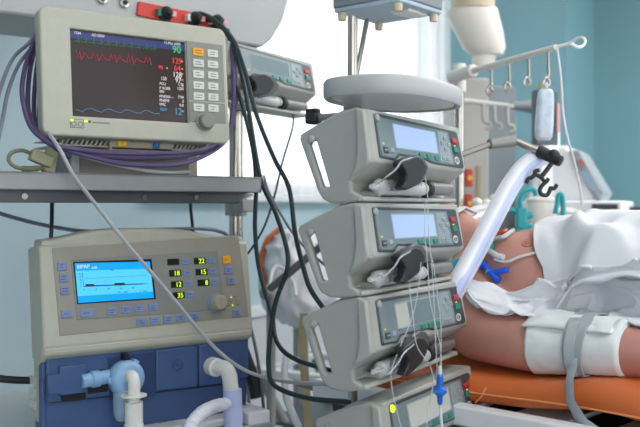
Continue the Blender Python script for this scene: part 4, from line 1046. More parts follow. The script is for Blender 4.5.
cap((0.55, TY + 0.09, 0.09), (1.0, TY + 0.1, 0.08), 0.085, 0.06)
cap((1.0, TY - 0.1, 0.08), (1.15, TY - 0.1, 0.07), 0.06, 0.055)
cap((1.0, TY + 0.1, 0.08), (1.15, TY + 0.1, 0.07), 0.06, 0.055)
cap((-0.12, TY, 0.165), (-0.22, TY, 0.185), 0.062, 0.058)         # neck
HX, HZ = -0.285, 0.205
ell((HX, TY, HZ), 0.112, 0.078, 0.092, 0, -10)            # skull, face up
ell((HX + 0.07, TY, HZ + 0.03), 0.06, 0.055, 0.058, 0, 20)       # jaw
ell((HX + 0.118, TY, HZ + 0.045), 0.022, 0.028, 0.022)           # chin
cap((HX + 0.0, TY, HZ + 0.088), (HX + 0.045, TY, HZ + 0.104), 0.010, 0.015)  # nose
ell((HX + 0.075, TY, HZ + 0.084), 0.012, 0.026, 0.010)
for k in (-1, 1):
    ell((HX - 0.008, TY + k * 0.03, HZ + 0.078), 0.014, 0.018, 0.012)
    ell((HX + 0.0, TY + k * 0.08, HZ + 0.005), 0.03, 0.010, 0.02, 0, 20)
pb = thing('person', PB, 'person lying on the orange mattress, bare chested under a white gown', 'person')
body_ = pm.build('body', M['skin'], pb)
rm = body_.modifiers.new('skin', 'REMESH'); rm.mode = 'VOXEL'; rm.voxel_size = 0.0068
sm_ = body_.modifiers.new('soft', 'SMOOTH'); sm_.iterations = 9; sm_.factor = 0.6
dg = bpy.context.evaluated_depsgraph_get()
me = bpy.data.meshes.new_from_object(body_.evaluated_get(dg))
body_.modifiers.clear(); body_.data = me
for p in me.polygons: p.use_smooth = True
me.materials.clear(); me.materials.append(M['skin'])
hb_ = MB(); hb_.ball((HX - 0.03, TY, HZ - 0.012), 1, 0.108, 0.084, 0.094, 28)
for v in hb_.bm.verts: v.co += Vector((noise.noise(v.co * 40), noise.noise(v.co * 40 + Vector((3, 1, 2))), noise.noise(v.co * 40 + Vector((7, 5, 1))))) * 0.004
bmesh.ops.bisect_plane(hb_.bm, geom=hb_.bm.verts[:] + hb_.bm.edges[:] + hb_.bm.faces[:], plane_co=(HX + 0.005, TY, HZ + 0.05), plane_no=(0.75, 0, 0.66), clear_outer=True)
bmesh.ops.holes_fill(hb_.bm, edges=hb_.bm.edges[:])
hb_.build('hair', M['hair'], pb, ang=80)
nb = MB(); nx_, nz_ = PB.hit(526, 243, TY - 0.135)
from mathutils.bvhtree import BVHTree
bt = BVHTree.FromPolygons([v.co[:] for v in me.vertices], [p.vertices[:] for p in me.polygons])
def on_body(px, py, lift=0.0):
    """the point of the body seen at this place, in the patient's coordinates"""
    o = PB.I @ Vector((0, 0, CAMZ)); d = (PB.I.to_3x3() @ Vector(((px - CX) / F, 1, (HY - py) / F))).normalized()
    h = bt.ray_cast(o, d)
    if h[0] is None: return None
    return h[0] + h[1] * lift
def above(x, y, lift=0.0):
    h = bt.ray_cast(Vector((x, y, 0.6)), Vector((0, 0, -1)))
    return (h[0].z if h[0] is not None else 0.0) + lift
p = on_body(527, 243, 0)
if p is not None:
    h = bt.find_nearest(p); nn = h[1]
    MB().lathe([(0.0125, -0.004), (0.011, 0.0012), (0.005, 0.002), (0.004, 0.004), (0.0001, 0.005)], p, nn, 18).build('nipple', M['skin_dark'], pb)
# tube tape over the mouth, and the breathing tube that leaves it
# a white bandage band on the chin
MB().strip([(HX + 0.095, TY - 0.075, HZ - 0.03), (HX + 0.105, TY - 0.068, HZ + 0.03), (HX + 0.09, TY - 0.04, HZ + 0.085), (HX + 0.085, TY, HZ + 0.098), (HX + 0.09, TY + 0.04, HZ + 0.085)], (1, 0, 0), 0.018, 0.003).build('tube_tape', M['sheet'], pb)

# arm cuff and the strap tied round it
cf = thing('arm_cuff', PB, 'white padded cuff wrapped round the upper arm of the patient', 'cuff')
def arm_c(x):
    if x < 0.10: t = (x + 0.02) / 0.12; return Vector((x, 0.03 * (1 - t), 0.072 - 0.012 * t)), 0.062 - 0.012 * t
    t = (x - 0.10) / 0.21; return Vector((x, 0.0, 0.060 + 0.008 * t)), 0.050 - 0.008 * t
xc0 = 0.122; xc1 = 0.289
rings = []; n = 44
for i in range(n + 1):
    x = xc0 + (xc1 - xc0) * i / n; c, r = arm_c(x); rg = []
    for k in range(48):
        a = 2 * math.pi * k / 48
        top = max(0, math.sin(a))
        rr2 = r + 0.0045 + top * (0.010 * noise.noise(Vector((x * 26, a * 1.6, 3))) + 0.003) + 0.0015 * noise.noise(Vector((x * 60, a * 4, 1)))
        if 0.44 < (x - xc0) / (xc1 - xc0) < 0.60: rr2 -= 0.003
        if i in (0, n): rr2 -= 0.004
        zz = max(c.z + rr2 * math.sin(a), 0.004 + 0.026 * smooth01((x - 0.02) / 0.30))
        rg.append((x, c.y + rr2 * math.cos(a), zz))
    rings.append(rg)
MB().ring_loft(rings).build('sleeve', M['cuff'], cf, ang=70)
# crumpled white flap on the cuff
fb_ = MB(); N = 26; grid = []
for i in range(N + 1):
    row = []
    for j in range(11):
        x = xc0 - 0.008 + (xc1 - xc0) * 0.98 * i / N; v = j / 10
        c, r = arm_c(x)
        a = rad(70 + 72 * v); rr2 = r + 0.0105 + 0.008 * noise.noise(Vector((x * 30, v * 3, 5))) + 0.003 * math.sin(v * 9 + x * 40)
        row.append(fb_.bm.verts.new((x, c.y + rr2 * math.cos(a), c.z + rr2 * math.sin(a))))
    grid.append(row)
for i in range(N):
    for j in range(10): fb_.bm.faces.new((grid[i][j], grid[i + 1][j], grid[i + 1][j + 1], grid[i][j + 1]))
fl2 = fb_.build('flap', M['cuff'], cf, ang=80); so = fl2.modifiers.new('thick', 'SOLIDIFY'); so.thickness = 0.003
xs_ = 0.214
def loop(x, rr3, a0, a1, n=24, twist=0.0):
    c, r = arm_c(x)
    return [(x + twist * (i / n - .5), c.y + (r + rr3) * math.cos(rad(a0 + (a1 - a0) * i / n)), max(0.004 + 0.026 * smooth01((x - 0.02) / 0.30), c.z + (r + rr3) * math.sin(rad(a0 + (a1 - a0) * i / n)))) for i in range(n + 1)]
st = thing('tie_strap', PB, 'grey cloth strap knotted round the white arm cuff, its end hanging down', 'strap')
MB().strip(loop(xs_ - 0.006, 0.012, 20, 250, twist=0.01), (1, 0, 0), 0.022, 0.003).build('band', M['strap_grey'], st, ang=60)
MB().strip(loop(xs_ + 0.012, 0.0145, 30, 248, twist=-0.012), (1, 0, 0), 0.020, 0.003).build('band', M['strap_grey'], st, ang=60)
q = loop(xs_, 0.017, 100, 220)
MB().strip(q[6:] , (1, 0.2, 0), 0.016, 0.006).build('knot', M['strap_grey'], st, ang=60)
tail = [(0.216, -0.056, 0.056), (0.222, -0.066, 0.040), (0.230, -0.092, 0.024), (0.240, -0.108, -0.004), (0.262, -0.114, -0.030), (0.292, -0.122, -0.042), (0.33, -0.142, -0.05), (0.36, -0.152, -0.10), (0.375, -0.154, -0.16)]
tt = []
for i in range(len(tail) - 1):
    for k in range(5):
        tt.append(Vector(tail[i]).lerp(Vector(tail[i + 1]), k / 5))
tt.append(Vector(tail[-1]))
mbx = MB(); rings = []
for i, p_ in enumerate(tt):
    t = i / (len(tt) - 1); w = 0.022 + 0.014 * t
    a = 0.35 + 1.1 * math.sin(t * 5.0) * 0.5
    sd = Vector((math.cos(a), -0.5 * math.sin(a), 0.25)).normalized(); nn = Vector((0, -1, 0.1))
    rings.append([p_ + sd * w / 2, p_ + nn * 0.004, p_ - sd * w / 2, p_ - nn * 0.001])
mbx.ring_loft(rings).build('tail', M['strap_grey'], st, ang=60)

# ------------------------------------------------------------------ gown over the trunk: a draped cloth
def smooth01(t): t = max(0, min(1, t)); return t * t * (3 - 2 * t)
gw = MB(); NX, NY = 120, 96
edge_px = [(575, 217), (561, 217), (550, 220), (541, 225), (535, 232), (533, 241), (534, 251), (538, 262), (545, 272), (553, 281), (560, 288)]
edge = []
for px, py in edge_px:
    p = on_body(px, py, 0.004)
    if p is not None: edge.append((p.y, p.x))
edge.sort()
def x_edge(y):
    if not edge: return 0.05
    if y <= edge[0][0]: return edge[0][1]
    if y >= edge[-1][0]: return edge[-1][1]
    for (y0, x0), (y1, x1) in zip(edge, edge[1:]):
        if y0 <= y <= y1: return x0 + (x1 - x0) * (y - y0) / max(1e-6, y1 - y0)
print('gown edge', [(round(a, 3), round(b, 3)) for a, b in edge])
Y0, Y1 = 0.036, 0.47
def gown_h(x, y, s):
    h = above(x, y)
    crown_ = 0.273 * smooth01((s - 0.0) * 7) * math.sqrt(max(0, 1 - ((y - TY) / 0.215) ** 4))
    return max(h, 0.045, crown_)
folds = []
for pts_, wd_, am in (([(556, 222), (568, 238), (578, 258), (584, 276)], 0.026, 0.010), ([(590, 222), (595, 240), (598, 258), (600, 274)], 0.032, -0.034), ([(634, 226), (622, 244), (612, 262), (606, 276)], 0.028, 0.022),
                      ([(540, 240), (546, 256), (556, 272)], 0.014, 0.010), ([(566, 226), (590, 236), (620, 240)], 0.018, -0.014), ([(632, 250), (638, 262), (640, 276)], 0.035, -0.02)):
    q_ = [on_body(*p) for p in pts_]
    folds.append(([(p.x, p.y) for p in q_ if p is not None], wd_, am))
def seg_d(x, y, a_, b_):
    ax_, ay_ = a_; dx_, dy_ = b_[0] - ax_, b_[1] - ay_
    t = max(0, min(1, ((x - ax_) * dx_ + (y - ay_) * dy_) / max(1e-9, dx_ * dx_ + dy_ * dy_)))
    return math.hypot(x - ax_ - dx_ * t, y - ay_ - dy_ * t)
H_ = {}
for i in range(NX + 1):
    for j in range(NY + 1):
        y = Y0 + (Y1 - Y0) * j / NY; xe = x_edge(y); x = xe + (0.95 - xe) * (i / NX) ** 1.15
        H_[i, j] = (x, y, gown_h(x, y, i / NX))
for it in range(10):                                      # cloth spans the hollows
    G = {}
    for (i, j), (x, y, h) in H_.items():
        nb_ = [H_[a, c_][2] for a, c_ in ((i - 1, j), (i + 1, j), (i, j - 1), (i, j + 1)) if (a, c_) in H_]
        G[i, j] = (x, y, max(h, sum(nb_) / len(nb_)) if i > 1 else h)
    H_ = G
gr = []
for i in range(NX + 1):
    row = []
    for j in range(NY + 1):
        x, y, h = H_[i, j]; s_ = i / NX
        k = smooth01(s_ * 9)
        w1 = noise.noise(Vector((x * 5.0 + y * 4, y * 3.0 - x * 5, 1.7)))
        w2 = noise.noise(Vector((x * 13 + y * 8, y * 8 - x * 9, 4.2)))
        ridge = (1 - abs(w1) * 2.2); ridge = max(0, ridge) ** 2
        # a tent of cloth lifted toward the middle with a valley in front of it
        rel = 0.0
        for pl_pts, wd_, am in folds:
            dd = min((seg_d(x, y, a_, b_) for a_, b_ in zip(pl_pts, pl_pts[1:])), default=9)
            rel += am * math.exp(-(dd / wd_) ** 2)
        nearside = smooth01((TY - 0.005 - y) / 0.10)
        lift = 0.008 + 0.006 * (1 - k) + k * ((0.003 + 0.014 * nearside) * ridge + 0.008 * w2 * (0.4 + nearside) + rel * nearside + 0.010)
        row.append(gw.bm.verts.new((x, y - 0.012 * k * w1, h + lift)))
    gr.append(row)
for i in range(NX + 1):                                   # the hanging side, lower towards the hips
    v0 = gr[i][0].co; dr = smooth01((v0.x - 0.30) / 0.10) * max(0.0, v0.z - 0.105)
    ex = [gw.bm.verts.new((v0.x, v0.y - 0.006 * q / 5 + 0.006 * math.sin(v0.x * 40 + q) * q / 5, v0.z - (0.004 + dr) * q / 5)) for q in range(5, 0, -1)]
    gr[i] = ex + gr[i]
for i in range(NX):
    for j in range(NY + 5): gw.bm.faces.new((gr[i][j], gr[i + 1][j], gr[i + 1][j + 1], gr[i][j + 1]))
gn = gw.build('gown', M['gown'], ang=180); gn.matrix_world = PB.M
so = gn.modifiers.new('thick', 'SOLIDIFY'); so.thickness = 0.004; so.offset = 1
tag(gn, 'white gown draped over the trunk of the person from the chest down', 'gown')
# the crumpled sheet tucked between trunk and arm
gdat = gn.data
nbv = len(me.vertices)
bt2 = BVHTree.FromPolygons([v.co[:] for v in me.vertices] + [v.co[:] for v in gdat.vertices], [list(p.vertices) for p in me.polygons] + [[k + nbv for k in p.vertices] for p in gdat.polygons])
def on_both(px, py):
    o = PB.I @ Vector((0, 0, CAMZ)); d = (PB.I.to_3x3() @ Vector(((px - CX) / F, 1, (HY - py) / F))).normalized()
    h = bt2.ray_cast(o, d)
    return h[0] if h[0] is not None else None
top_ = [(470, 285), (476, 283), (485, 286), (495, 290), (505, 295), (515, 297), (530, 291), (546, 286), (572, 282), (600, 272), (640, 266), (680, 262), (720, 260)]
bot_ = [(472, 302), (478, 314), (488, 318), (500, 320), (529, 321), (545, 321), (575, 321), (610, 326), (660, 338), (720, 350)]
def along(c, t, x0=470, x1=720):
    x = x0 + (x1 - x0) * t
    for (a_, b_), (c_, d_) in zip(c, c[1:]):
        if x <= c_: return x, b_ + (d_ - b_) * max(0, min(1, (x - a_) / (c_ - a_)))
    return x, c[-1][1]
sw = MB(); N1, N2 = 200, 34; PT = {}
for i in range(N1 + 1):
    a_ = along(top_, i / N1); b_ = along(bot_, i / N1)
    for j in range(N2 + 1):
        v = j / N2
        p = on_both(a_[0] + (b_[0] - a_[0]) * v, a_[1] + (b_[1] - a_[1]) * v)
        PT[i, j] = p if p is not None else None
for k_ in range(2):
    for i in range(N1 + 1):
        for j in range(N2 + 1):
            if PT[i, j] is None:
                PT[i, j] = PT.get((i - 1, j)) or PT.get((i, j - 1)) or Vector((0.6, 0.05, 0.1))
for it in range(14):
    Q = {}
    for (i, j), p in PT.items():
        nb_ = [PT[k_] for k_ in ((i - 1, j), (i + 1, j), (i, j - 1), (i, j + 1)) if k_ in PT]
        Q[i, j] = p * 0.4 + sum(nb_, Vector()) / len(nb_) * 0.6
    PT = Q
gr = []
out_ = Vector((-0.15, -0.62, 0.77)).normalized()
for i in range(N1 + 1):
    row = []
    for j in range(N2 + 1):
        v = j / N2; p = PT[i, j]; x = p.x
        w1 = noise.noise(Vector((x * 11 - v * 1.0, v * 2.6 + x * 4, 9)))
        w2 = noise.noise(Vector((x * 26 + v * 5, v * 5 - x * 10, 3)))
        rg_ = max(0, 1 - abs(w1) * 3.0) ** 1.5
        rim = math.exp(-((v - 0.93) / 0.07) ** 2) * 0.006 + math.exp(-(i / 5.0) ** 2) * 0.006 + math.exp(-((v - 0.05) / 0.06) ** 2) * 0.006
        row.append(sw.bm.verts.new(p + out_ * (0.008 + 0.013 * rg_ + 0.0055 * w2 + rim)))
    gr.append(row)
for i in range(N1):
    for j in range(N2): sw.bm.faces.new((gr[i][j], gr[i + 1][j], gr[i + 1][j + 1], gr[i][j + 1]))
sh_ = sw.build('sheet', M['sheet'], ang=180); sh_.matrix_world = PB.M
so = sh_.modifiers.new('thick', 'SOLIDIFY'); so.thickness = 0.005; so.offset = 1
tag(sh_, 'crumpled white sheet tucked between the trunk and the arm with the cuff', 'sheet')

# lines and connectors on the chest
def bodyline(pts, r, m, name, label, cat, group=None, lift=0.006):
    q = []
    for px, py in pts:
        p = on_body(px, py, lift)
        if p is not None: q.append(PB.w(p))
    if len(q) > 1: tag(MB().tube(q, r, 8, 8).build(name, M[m]), label, cat, group)
bodyline([(496, 260), (502, 262), (510, 262), (520, 258), (533, 255), (540, 253)], 0.0024, 'line_white', 'catheter_line', 'white line running from the blue manifold across the chest', 'line')
bodyline([(494, 240), (504, 235), (514, 229), (522, 222), (534, 217)], 0.0020, 'olive_cable', 'electrode_lead', 'thin olive electrode lead crossing the upper chest', 'lead')
bodyline([(492, 246), (500, 244), (508, 241), (514, 232), (520, 226), (528, 219)], 0.0022, 'olive_cable', 'electrode_lead', 'thin olive electrode lead lower on the chest', 'lead')
bodyline([(490, 243), (497, 241), (505, 239), (514, 233)], 0.0045, 'line_white', 'flat_tube', 'short white tube lying beside the olive leads on the chest', 'tube')
bodyline([(486, 250), (492, 253), (499, 257), (505, 258)], 0.0062, 'line_white', 'flat_tube', 'thick white tube bent under the neck of the person', 'tube')
bodyline([(499, 236.5), (504, 235), (507, 233)], 0.0042, 'socket_red', 'red_clip', 'red clip on the electrode lead', 'clip')
def connector(pts, r, name, label):
    q = []
    for px, py in pts:
        p = on_body(px, py, 0.012)
        if p is not None: q.append(PB.w(p))
    if len(q) < 2: return None
    o = MB().tube(q, r, 12, 6); return o, q
f0 = on_body(492, 270, 0.014)
if f0 is not None:
    mf = thing('manifold', Fr(PB.w(f0)), 'bright blue branching stopcock manifold lying on the shoulder', 'manifold')
    I = mf.matrix_world.inverted()
    def seg_(pts, r, name, m='blue_plastic'):
        q = [I @ PB.w(on_body(px, py, 0.014)) for px, py in pts if on_body(px, py, 0.014) is not None]
        if len(q) > 1: MB().tube(q, r, 12, 6).build(name, M[m], mf, bevel=0.001)
    seg_([(480, 261), (484, 266), (488, 269.5)], 0.0085, 'stopcock')
    seg_([(487, 266), (492, 271), (496, 275), (498, 283)], 0.0070, 'stopcock')
    seg_([(494, 273), (502, 271), (511, 270)], 0.0058, 'stopcock')
    seg_([(497, 277), (499, 285)], 0.0078, 'port')
    seg_([(489, 273), (486, 278)], 0.0055, 'clear_port', 'clear_cup')
p = on_body(493, 248.5, 0.008)
if p is not None:
    e_ = thing('electrode', Fr(PB.w(p)), 'small black and teal electrode clip on the collarbone', 'electrode')
    MB().ball((0, 0, 0), 0.0075, seg=12).build('snap', M['teal_plastic'], e_)
    MB().cyl((-0.022, -0.004, -0.002), (-0.006, 0, 0), 0.005).build('lead_end', M['black_rubber'], e_)
f = Fr(P(455, 265, 1.72))
MB_ = MB().cyl((-0.012, 0, -0.006), (0.012, 0, 0.006), 0.010)
tag(MB_.build('tube_joint', M['teal_plastic']), 'teal tube joint beside the lit pump screen', 'joint').matrix_world = f.M

# ------------------------------------------------------------------ holder arm and the thick breathing hose
ZH = 1.74
f = Fr(P(463, 154, ZH))
ha = thing('hose_holder', f, 'jointed steel holder arm ending in a black clamp above the bed', 'holder arm')
I = f.I
q = [I @ P(*p) for p in ((452, 158, 1.70), (492, 143.5, 1.74), (514, 140.5, 1.76), (541, 152, 1.74), (562, 162, 1.72))]
MB().cyl(q[0], q[1], 0.0058).build('lower_rod', M['steel_dull'], ha)
MB().cyl(q[1] + (q[1] - q[2]) * 0.15, q[2], 0.0105, 0.0125).build('elbow_joint', M['steel_dull'], ha, bevel=0.003)
MB().cyl(q[2], q[3], 0.0072).build('upper_rod', M['steel'], ha)
MB().cyl(q[3] - (q[4] - q[3]) * 0.15, q[4], 0.013, 0.011).build('end_clamp', M['black_rubber'], ha, bevel=0.004)
MB().ball(q[3].lerp(q[4], 0.55) + Vector((0, -0.01, 0.004)), 0.012, seg=14).build('clamp_screw', M['black_rubber'], ha)
qh = [I @ P(*p) for p in ((552, 163, 1.72), (546, 171, 1.715), (541, 177.5, 1.71))]
MB().tube(qh, 0.0046, 10).build('fork_stem', M['black_rubber'], ha)
def ribbon(pts, name):
    r_ = [I @ P(px, py, 1.71) for px, py in pts]
    MB().tube(r_, 0.0040, 10, 6).build(name, M['black_rubber'], ha)
ribbon([(534.5, 174), (541, 177.5), (545.5, 182), (548.5, 178.5)], 'cross_bar')
ribbon([(539, 170.2), (535.2, 171.2), (534.4, 175), (531.5, 177.6), (528.4, 178.6), (526, 183.4)], 'hose_hook')
ribbon([(545.5, 182), (541.5, 186.5), (539.8, 190.5), (541.8, 194.4), (546.6, 195.2), (549.4, 191.6), (550.6, 188), (554, 188.6), (557, 184.6)], 'hose_hook')
bh = thing('breathing_hose', Fr(P(548, 158, 1.76)), 'thick white breathing hose arching over the chest of the person', 'hose')
I = bh.matrix_world.inverted()
hp = [(552, 154, 1.80), (538, 158, 1.77), (524, 168, 1.74), (510, 187, 1.71), (497, 211, 1.68), (483, 238, 1.65), (470, 262, 1.625), (458, 283, 1.60), (447, 304, 1.60), (438, 326, 1.62)]
MB().tube([I @ P(*p) for p in hp], 0.0192, 20, 10).build('tube', M['hose_white'], bh)
MB().tube([I @ (P(*p) + Vector((0.002, -0.0112, -0.002))) for p in hp], 0.0105, 14, 10).build('inner_liner', M['hose_blue'], bh)

# teal hoses and caps on the far side
Zc = 2.45
for pts, lab in ((((536, 196, Zc), (534, 190, Zc), (528, 190, Zc), (522, 194, Zc), (520, 204, Zc), (522, 214, Zc), (523, 222, Zc)), 'teal hose curling over the white canister farther from the screen'),
                 (((555, 214, Zc), (557, 205, Zc), (558, 197, Zc), (560, 194, Zc), (562, 197, Zc), (563, 206, Zc), (563, 216, Zc)), 'teal hose curling over the white canister nearer the tilted screen')):
    cable('teal_hose', list(pts), 0.007, 'teal_plastic', lab, 'hose', 'teal hoses beyond the person')
f = Fr(P(521, 222, Zc))
vb = thing('teal_valve', f, 'teal valve block with stubby ports beyond the chest', 'valve')
MB().box(-0.015, 0.015, -0.015, 0.015, -0.02, 0.04).build('block', M['teal_plastic'], vb, bevel=0.005)
for x, z in ((-0.03, 0.035), (0.032, 0.02), (0.03, -0.012), (-0.006, -0.04)):
    MB().cyl((0, 0, z * 0.6), (x, 0, z), 0.009).build('port', M['teal_plastic'], vb, bevel=0.002)
for (px, py, r, hh, lab) in ((541, 210, 0.045, 0.05, 'white round canister between the two teal hoses'), (552, 220, 0.075, 0.05, 'grey wide canister under the white one')):
    f = Fr(P(px, py, Zc + (0.12 if r > .05 else 0.06)))
    cn = thing('canister', f, lab, 'canister')
    MB().lathe([(r * .9, -hh), (r, -hh * .8), (r, hh * .3), (r * .85, hh * .5)], (0, 0, 0), (0, 0, 1), 28).build('body', M['white_plastic' if r < .05 else 'machine_grey'], cn)
    MB().lathe([(r * .95, 0), (r * .95, 0.008), (r * .7, 0.014)], (0, 0, hh * .45), (0, 0, 1), 28).build('lid', M['white_plastic'], cn)
for i, (px, py) in enumerate(((477, 203), (486, 204), (494.5, 199), (468, 214))):
    f = Fr(P(px, py, 2.3 + 0.02 * i))
    c_ = thing('tube_stopper', f, ('white tube stopper nearest the pump stack but one, above the face', 'white tube stopper third along above the face', 'white tube stopper highest, against the thick hose', 'white tube stopper lowest, touching the pump edge')[i], 'stopper', 'white stoppers above the face')
    MB().ball((0, 0, 0), 0.014, seg=14).build('knob', M['white_plastic'], c_)
    MB().cyl((0, 0, -0.008), (-0.02, 0.01, -0.05), 0.008).build('neck', M['white_plastic'], c_)
cable('pale_tube', [(462, 228, 1.95), (472, 220, 1.97), (484, 214, 2.0), (494, 210, 2.02), (500, 205, 2.05)], 0.009, 'line_white', 'white tube bundle passing over the face, lower of two', 'tube')
cable('pale_tube', [(464, 218, 2.1), (474, 211, 2.12), (486, 208, 2.14), (500, 200, 2.16)], 0.011, 'line_white', 'white tube bundle passing over the face, upper of two', 'tube')

# ------------------------------------------------------------------ grey service column, drip rail, far equipment
f = Fr((P(489, HY, 3.0).x, 3.0, 0), 48)
sc_ = thing('service_column', f, 'grey service column with red sockets beyond the pump stack', 'column')
ztop = P(489, 78, 3.0).z
# find the sizes that make its two faces show where they do
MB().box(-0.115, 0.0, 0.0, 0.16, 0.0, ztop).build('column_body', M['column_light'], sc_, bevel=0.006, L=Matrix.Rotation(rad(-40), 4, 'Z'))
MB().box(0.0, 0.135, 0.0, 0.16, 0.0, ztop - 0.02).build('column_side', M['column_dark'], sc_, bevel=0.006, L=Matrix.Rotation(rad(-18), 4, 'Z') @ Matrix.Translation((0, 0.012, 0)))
for py in (178, 203):
    fr = f.sub((0, 0, 0), 0, -40)
    x, z = fr.hit(469.5, py, -0.01)
    so_ = MB().box(x - 0.014, x + 0.010, -0.016, 0.004, z - 0.028, z + 0.030).build('red_socket', M['socket_red'], sc_, bevel=0.003, L=fr.L)
    MB().cyl((x - 0.001, -0.015, z), (x - 0.001, -0.020, z), 0.008).build('socket_face', M['label_yellow'], so_)
fr = f.sub((0, 0, 0), 0, -40); x, z = fr.hit(479, 184, -0.004)
MB().box(x - 0.006, x + 0.006, -0.006, 0.002, z - 0.06, z + 0.06).build('label_strip', M['tan_strap'], sc_, L=fr.L)
# tapered white joint hanging from the ceiling on a beige arm
f = Fr((P(478, HY, 2.9).x, 2.9, P(478, 66, 2.9).z))
cj = thing('ceiling_pendant', f, 'white tapered ceiling arm joint above the service column', 'ceiling arm')
def zz(py): return (66 - py) / F * 2.9
def xx(px): return (px - 478) / F * 2.9
rg = []
for py, pa, pb2 in ((67, 472, 494), (56, 472, 496), (55, 471, 503), (48, 463, 505.5), (32, 455, 503), (17, 446, 499), (12, 445.5, 498), (9, 449, 497)):
    c_ = (xx(pa) + xx(pb2)) / 2; r = (xx(pb2) - xx(pa)) / 2
    rg.append([(c_ + r * math.cos(2 * math.pi * k / 28), r * 0.8 * math.sin(2 * math.pi * k / 28), zz(py)) for k in range(28)])
MB().ring_loft(rg).build('housing', M['joint_white'], cj, ang=40)
MB().lathe([(0.072, 0), (0.072, H - f.M.translation.z - zz(10))], ((xx(449) + xx(496)) / 2, 0, zz(10)), (0, 0, 1), 28).build('stem', M['joint_beige'], cj)
# drip pole with its rail of hooks
Zp = 2.35
f = Fr((P(459.5, HY, Zp).x, Zp, 0))
dp = thing('drip_stand', f, 'white drip stand with a slanting rail of four hooks over the bed', 'drip stand')
I = f.I
MB().cyl((0, 0, 0.04), I @ P(459.5, 66, Zp), 0.0125).build('pole', M['steel'], dp)
MB().cyl(I @ P(459.5, 92, Zp), I @ P(459.5, 64, Zp), 0.017).build('sleeve', M['white_plastic'], dp)
for k in range(5):
    a = 2 * math.pi * k / 5 + 0.3
    MB().tube([(0, 0, 0.09), (0.12 * math.cos(a), 0.12 * math.sin(a), 0.08), (0.26 * math.cos(a), 0.26 * math.sin(a), 0.05)], 0.015, 10).build('leg', M['steel_dull'], dp)
def zr_(t): return Zp + (1.86 - Zp) * t
r0, r1, r2 = P(451, 77.5, zr_(0)), P(556, 47, zr_(0.8)), P(576, 42, zr_(0.94))
MB().cyl(I @ r0, I @ P(474, 70.5, zr_(0.19)), 0.0165).build('rail_socket', M['white_plastic'], dp, bevel=0.003)
MB().cyl(I @ P(472, 71.2, zr_(0.18)), I @ r1, 0.0085, 0.0062).build('rail', M['white_plastic'], dp)
lp_ = [(556, 47), (570, 43), (577, 38.5), (583, 37.8), (585, 42), (582, 46.5), (577, 47), (571, 43.5)]
MB().tube([I @ P(px, py, zr_(0.8 + 0.2 * i / 7)) for i, (px, py) in enumerate(lp_)], 0.0034, 8, 6).build('rail_loop', M['white_plastic'], dp)
hooks = [(491, 66.0, 94), (509, 61, 90), (528.5, 55.5, 85), (548, 50, 85)]
for px, py, pe in hooks:
    t = (px - 451) / (576 - 451) * 0.94; Z = zr_(t)
    pts = [(px, py, Z), (px + .2, (py * .4 + pe * .6) - 5, Z), (px + .2, pe - 9, Z), (px - 3.6, pe - 6, Z), (px - 4.4, pe - 1.5, Z), (px - 1.5, pe + 1.4, Z), (px + 1.6, pe - 1.2, Z), (px + .6, pe - 5, Z), (px - 2.4, pe - 10, Z)]
    MB().tube([I @ P(*p) for p in pts], 0.0034, 8, 6).build('hook', M['steel'], dp)
# a second, fainter row of hooks behind
Zq = 2.75
f = Fr(P(457, 104, Zq)); I = f.I
hr = thing('hook_bar', f, 'grey bar with three pale hooks in front of the service column', 'hook bar')
MB().tube([I @ P(455, 105, 2.6), I @ P(462, 101, 2.6), I @ P(480, 102.5, 2.68), I @ P(512, 106.5, 2.85)], 0.0085, 8).build('bar', M['column_light'], hr)
MB().cyl(I @ P(510, 105.5, 2.85), I @ P(541, 106, 2.95), 0.011, 0.03).build('bar_end', M['column_dark'], hr, bevel=0.004)
for px, pt, pe in ((483, 104, 127), (494, 105, 128), (507, 106, 130)):
    pts = [(px, pt, 2.66), (px + .5, pe - 10, 2.66), (px + 2, pe - 5, 2.66), (px + 6, pe - 4, 2.66), (px + 7, pe, 2.66), (px + 3, pe + 2, 2.66)]
    MB().tube([I @ P(*p) for p in pts], 0.006, 8, 6).build('hook', M['column_light'], hr)
# infusion bag on the fourth hook, and its dark backing
Zb = zr_((548 - 451) / 125 * 0.94)
f = Fr(P(546, 88, Zb), 10)
bg = thing('infusion_bag', f, 'slim white infusion bag hanging from the end hook of the drip rail', 'bag')
I = f.I
bh_ = 0.115
rg = []
for t, w, d in ((0, .012, .004), (0.06, .018, .008), (0.2, .0195, .013), (0.7, .0205, .016), (0.94, .0195, .012), (1, .015, .006)):
    rg.append([(w * math.copysign(abs(math.cos(a)) ** .6, math.cos(a)) - 0.006 * t, d * math.sin(a), -0.002 - bh_ * t) for a in [2 * math.pi * k / 24 for k in range(24)]])
MB().ring_loft(rg).build('pouch', M['bag_white'], bg, ang=60)
MB().cyl((0, 0, 0.0), (0.001, 0, 0.012), 0.004).build('hanger', M['white_plastic'], bg)
f = Fr((P(549, HY, 2.75).x, 2.75, P(549, 145, 2.75).z), 20)
bk = thing('backing_plate', f, 'dark grey upright plate behind the infusion bag', 'plate')
MB().box(-0.045, 0.035, 0, 0.03, 0, (145 - 90) / F * 2.75).build('plate', M['dark_plate'], bk, bevel=0.004)
MB().box(0.026, 0.036, -0.006, 0.0, 0.04, 0.13).build('pink_label', M['pink'], bk)
MB().cyl((-0.028, 0.0, (145 - 90) / F * 2.75 - 0.01), (-0.028, 0, (145 - 86) / F * 2.75 + 0.01), 0.008).build('pin', M['tan_strap'], bk)
MB().box(-0.02, 0.02, 0.01, 0.028, -0.35, 0.02).build('bracket', M['machine_white'], bk)
cable('drip_line', [(557, 48, 1.86), (561, 80, 1.88), (563, 112, 1.9), (568, 140, 1.92), (574, 160, 1.96), (580, 188, 2.0), (582, 206, 2.02)], 0.0028, 'line_white', 'thin drip line falling from the end of the drip rail', 'drip line')
